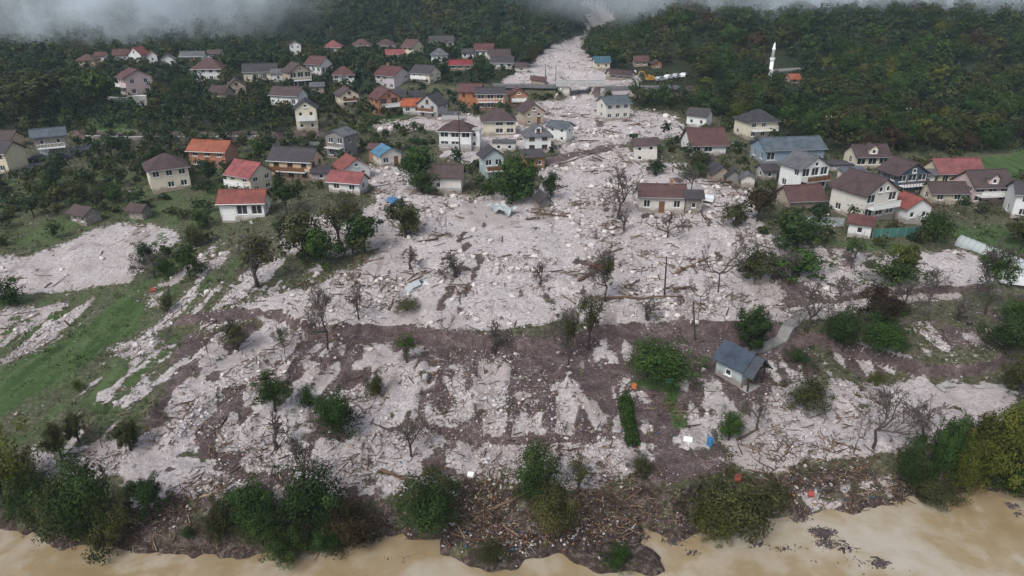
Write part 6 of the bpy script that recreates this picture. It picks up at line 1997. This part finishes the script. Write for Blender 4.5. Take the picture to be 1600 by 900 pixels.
pal = np.array([(.7, .7, .7), (.6, .6, .6), (.45, .43, .4), (.4, .36, .3), (.3, .27, .24), (.2, .16, .13), (.5, .47, .44), (.55, .53, .5), (.06, .15, .3), (.36, .07, .05), (.4, .2, .08)])
L = lt.uniform(.09, .26, n)
sticks_mesh(X, Y, Z + .08, L, L * lt.uniform(.25, .6, n), lt.uniform(0, 6.28, n), lt.normal(size=n) * .4, pal[lt.integers(0, len(pal), n)] * lt.uniform(.6, 1.1, (n, 1)), 'litter', M['litter'], 'bottles, bags and scraps scattered along the river bank', 'litter')
fx, fy = [], []
for cx_, cy_, wx, wy, k in [(1285, 832, 20, 7, 420), (1295, 850, 24, 10, 130), (1375, 880, 12, 6, 120), (1250, 812, 18, 5, 60), (1050, 846, 16, 5, 70), (1085, 864, 14, 4, 30), (1582, 791, 12, 5, 60), (1590, 803, 6, 3, 24), (1230, 858, 40, 6, 30), (1330, 858, 16, 6, 24), (1000, 842, 14, 4, 60), (1180, 850, 30, 5, 30), (1340, 880, 50, 12, 30), (640, 870, 30, 6, 8)]:
    c = plane_hit(cx_, cy_); s_ = FPX / math.hypot(c[1], CAMZ)
    fx.append(c[0] + lt.normal(size=k) * wx / s_ * .42); fy.append(c[1] + lt.normal(size=k) * wy / s_ / .66 * .42)
X = np.concatenate(fx); Y = np.concatenate(fy); n = len(X); L = .06 + .12 * lt.exponential(size=n)
kk = h1(X, Y) < -0.02; X, Y, L = X[kk], Y[kk], L[kk]; n = len(X)
sticks_mesh(X, Y, 0 * X + .01, L, .03 + .14 * L, lt.uniform(0, 6.28, n), lt.normal(size=n) * .05, np.array([[.075, .06, .06]]) * lt.uniform(.5, 1.4, (n, 1)), 'flotsam', M['tinted'], 'dark rafts of twigs and bark floating on the river', 'flotsam')

# ------------------------------------------------------------------ weeds and low scrub
ug = np.random.default_rng(91)
NC = 90000
Yc = np.exp(ug.uniform(np.log(47), np.log(260), NC)); Xc = ug.uniform(-.86, .86, NC) * Yc * 1.06
Zc = h1(Xc, Yc); Wc = zones(Xc, Yc, Zc); PXc, PYc = proj(Xc, Yc, Zc)
pb_ = Wc[3] * .34 + Wc[2] * .16 + Wc[1] * .05 + Wc[5] * .20 + Wc[4] * .45 * (Yc < 230) + Wc[0] * .006
keep = (PXc > -40) & (PXc < 1640) & (PYc > 40) & (PYc < 880) & (Zc > .15) & (ug.random(NC) < pb_ * (0.35 + 0.9 * sst(-.3, .5, vn(Xc, Yc, 7, 4))))
X, Y, W_ = Xc[keep], Yc[keep], Wc[:, keep]; Z = hfull(X, Y, W_)
n = len(X); K = 12
sz = ug.uniform(.16, .5, n) * np.clip(Y / 85, .8, 1.9) * np.where(W_[4] > .5, 1.9, 1.0)
P = ug.normal(size=(n, K, 3)) * np.array([.6, .6, .45]) * sz[:, None, None]; P[..., 2] = np.abs(P[..., 2]) * 1.2
P = (P + np.stack([X, Y, Z], 1)[:, None]).reshape(-1, 3)
N = ug.normal(size=P.shape) + np.array([0, 0, .4]); N /= np.linalg.norm(N, axis=1, keepdims=True)
V = leaf_quads(P, N, np.repeat(sz * .33, K)[:, None], ug)
me = fast_mesh('undergrowth', V, np.arange(len(V)).reshape(-1, 4), 4)
ti = np.repeat(np.stack([ug.random(n), ug.random(n), 0 * X], 1), K, 0); ti = np.clip(.7 * ti + .3 * ug.random(ti.shape), 0, 1)
add_col(me, 'tint', np.repeat(ti, 4, 0))
M['leafweed'] = leaf_mat('leaf_weeds', [(0.011, 0.021, 0.006), (0.022, 0.034, 0.009), (0.04, 0.05, 0.016), (0.065, 0.055, 0.03)], 0.0)
tag(link_mesh('undergrowth', me, M['leafweed']), 'weeds and low scrub over meadow, plots and banks', 'undergrowth', kind='stuff')
print('TRIS', sum(sum(len(p.vertices) - 2 for p in m.polygons) for m in bpy.data.meshes)) if 0 else None
print('ROCKS', len(rest), 'WEEDS', n)

# ------------------------------------------------------------------ air: even haze over the valley, mist clinging to the hills
hz_m = bpy.data.materials.new('valley_haze'); hz_m.use_nodes = True
nt = hz_m.node_tree
for n_ in list(nt.nodes): nt.nodes.remove(n_)
ho = nt.nodes.new('ShaderNodeOutputMaterial'); pv = nt.nodes.new('ShaderNodeVolumePrincipled')
pv.inputs['Color'].default_value = (0.70, 0.86, 1.0, 1); pv.inputs['Density'].default_value = 0.00019; pv.inputs['Anisotropy'].default_value = 0.2
nt.links.new(pv.outputs[0], ho.inputs['Volume'])
zmax = float(GZ.max()) + 30
hzb = MB().box(-2600, 2600, -720, 1020, -6, max(zmax, 160)).build('haze', hz_m)
tag(hzb, 'thin bluish haze filling the valley', 'haze', kind='stuff')


def mist_material(name, dens, seed):
    m = bpy.data.materials.new(name); m.use_nodes = True; nt = m.node_tree
    for n_ in list(nt.nodes): nt.nodes.remove(n_)
    b = NB(nt); out = b.n('ShaderNodeOutputMaterial'); v = b.n('ShaderNodeVolumePrincipled')
    v.inputs['Color'].default_value = (0.88, 0.95, 1.0, 1); v.inputs['Anisotropy'].default_value = 0.1
    tc = b.n('ShaderNodeTexCoord'); ln = b.n('ShaderNodeVectorMath', operation='LENGTH'); b.l(tc.outputs['Object'], ln.inputs[0])
    fall = b.map(ln.outputs['Value'], 1.0, 0.1, 0.0, 1.0)
    mp = b.n('ShaderNodeMapping'); mp.inputs['Location'].default_value = (seed, seed * 2, 0); mp.inputs['Scale'].default_value = (3.4, 1.6, 1.1); b.l(tc.outputs['Object'], mp.inputs['Vector'])
    nz = b.noise(1.0, 4, 0.6, vec=mp.outputs[0])
    b.l(b.math('MULTIPLY', b.math('MULTIPLY', fall, b.map(nz, 0.37, 0.64, 0.03, 1.0)), dens), v.inputs['Density'])
    b.l(v.outputs[0], out.inputs['Volume'])
    m.cycles.volume_step_rate = 4.0
    return m


def mist(px, py, dist, rx, ry, rz_, dens, label, seed):
    d = ray(px, py); d = d / d[1]
    bm = bmesh.new(); bmesh.ops.create_icosphere(bm, subdivisions=3, radius=1.0)
    me = bpy.data.meshes.new('mist'); bm.to_mesh(me); bm.free()
    o = link_mesh('mist', me, mist_material('mist_%d' % seed, dens, seed * 3.7))
    o.location = (d[0] * dist, dist, CAMZ + d[2] * dist); o.scale = (rx, ry, rz_)
    tag(o, label, 'mist', kind='stuff')


mist(250, -8, 320, 86, 40, 30, 0.065, 'white mist bank lying on the left hilltop', 1)
mist(80, 36, 300, 56, 30, 24, 0.05, 'thin blue wisp of mist below the left mist bank', 2)
mist(1320, -12, 300, 160, 34, 19, 0.11, 'thin band of mist along the right hilltop', 3)
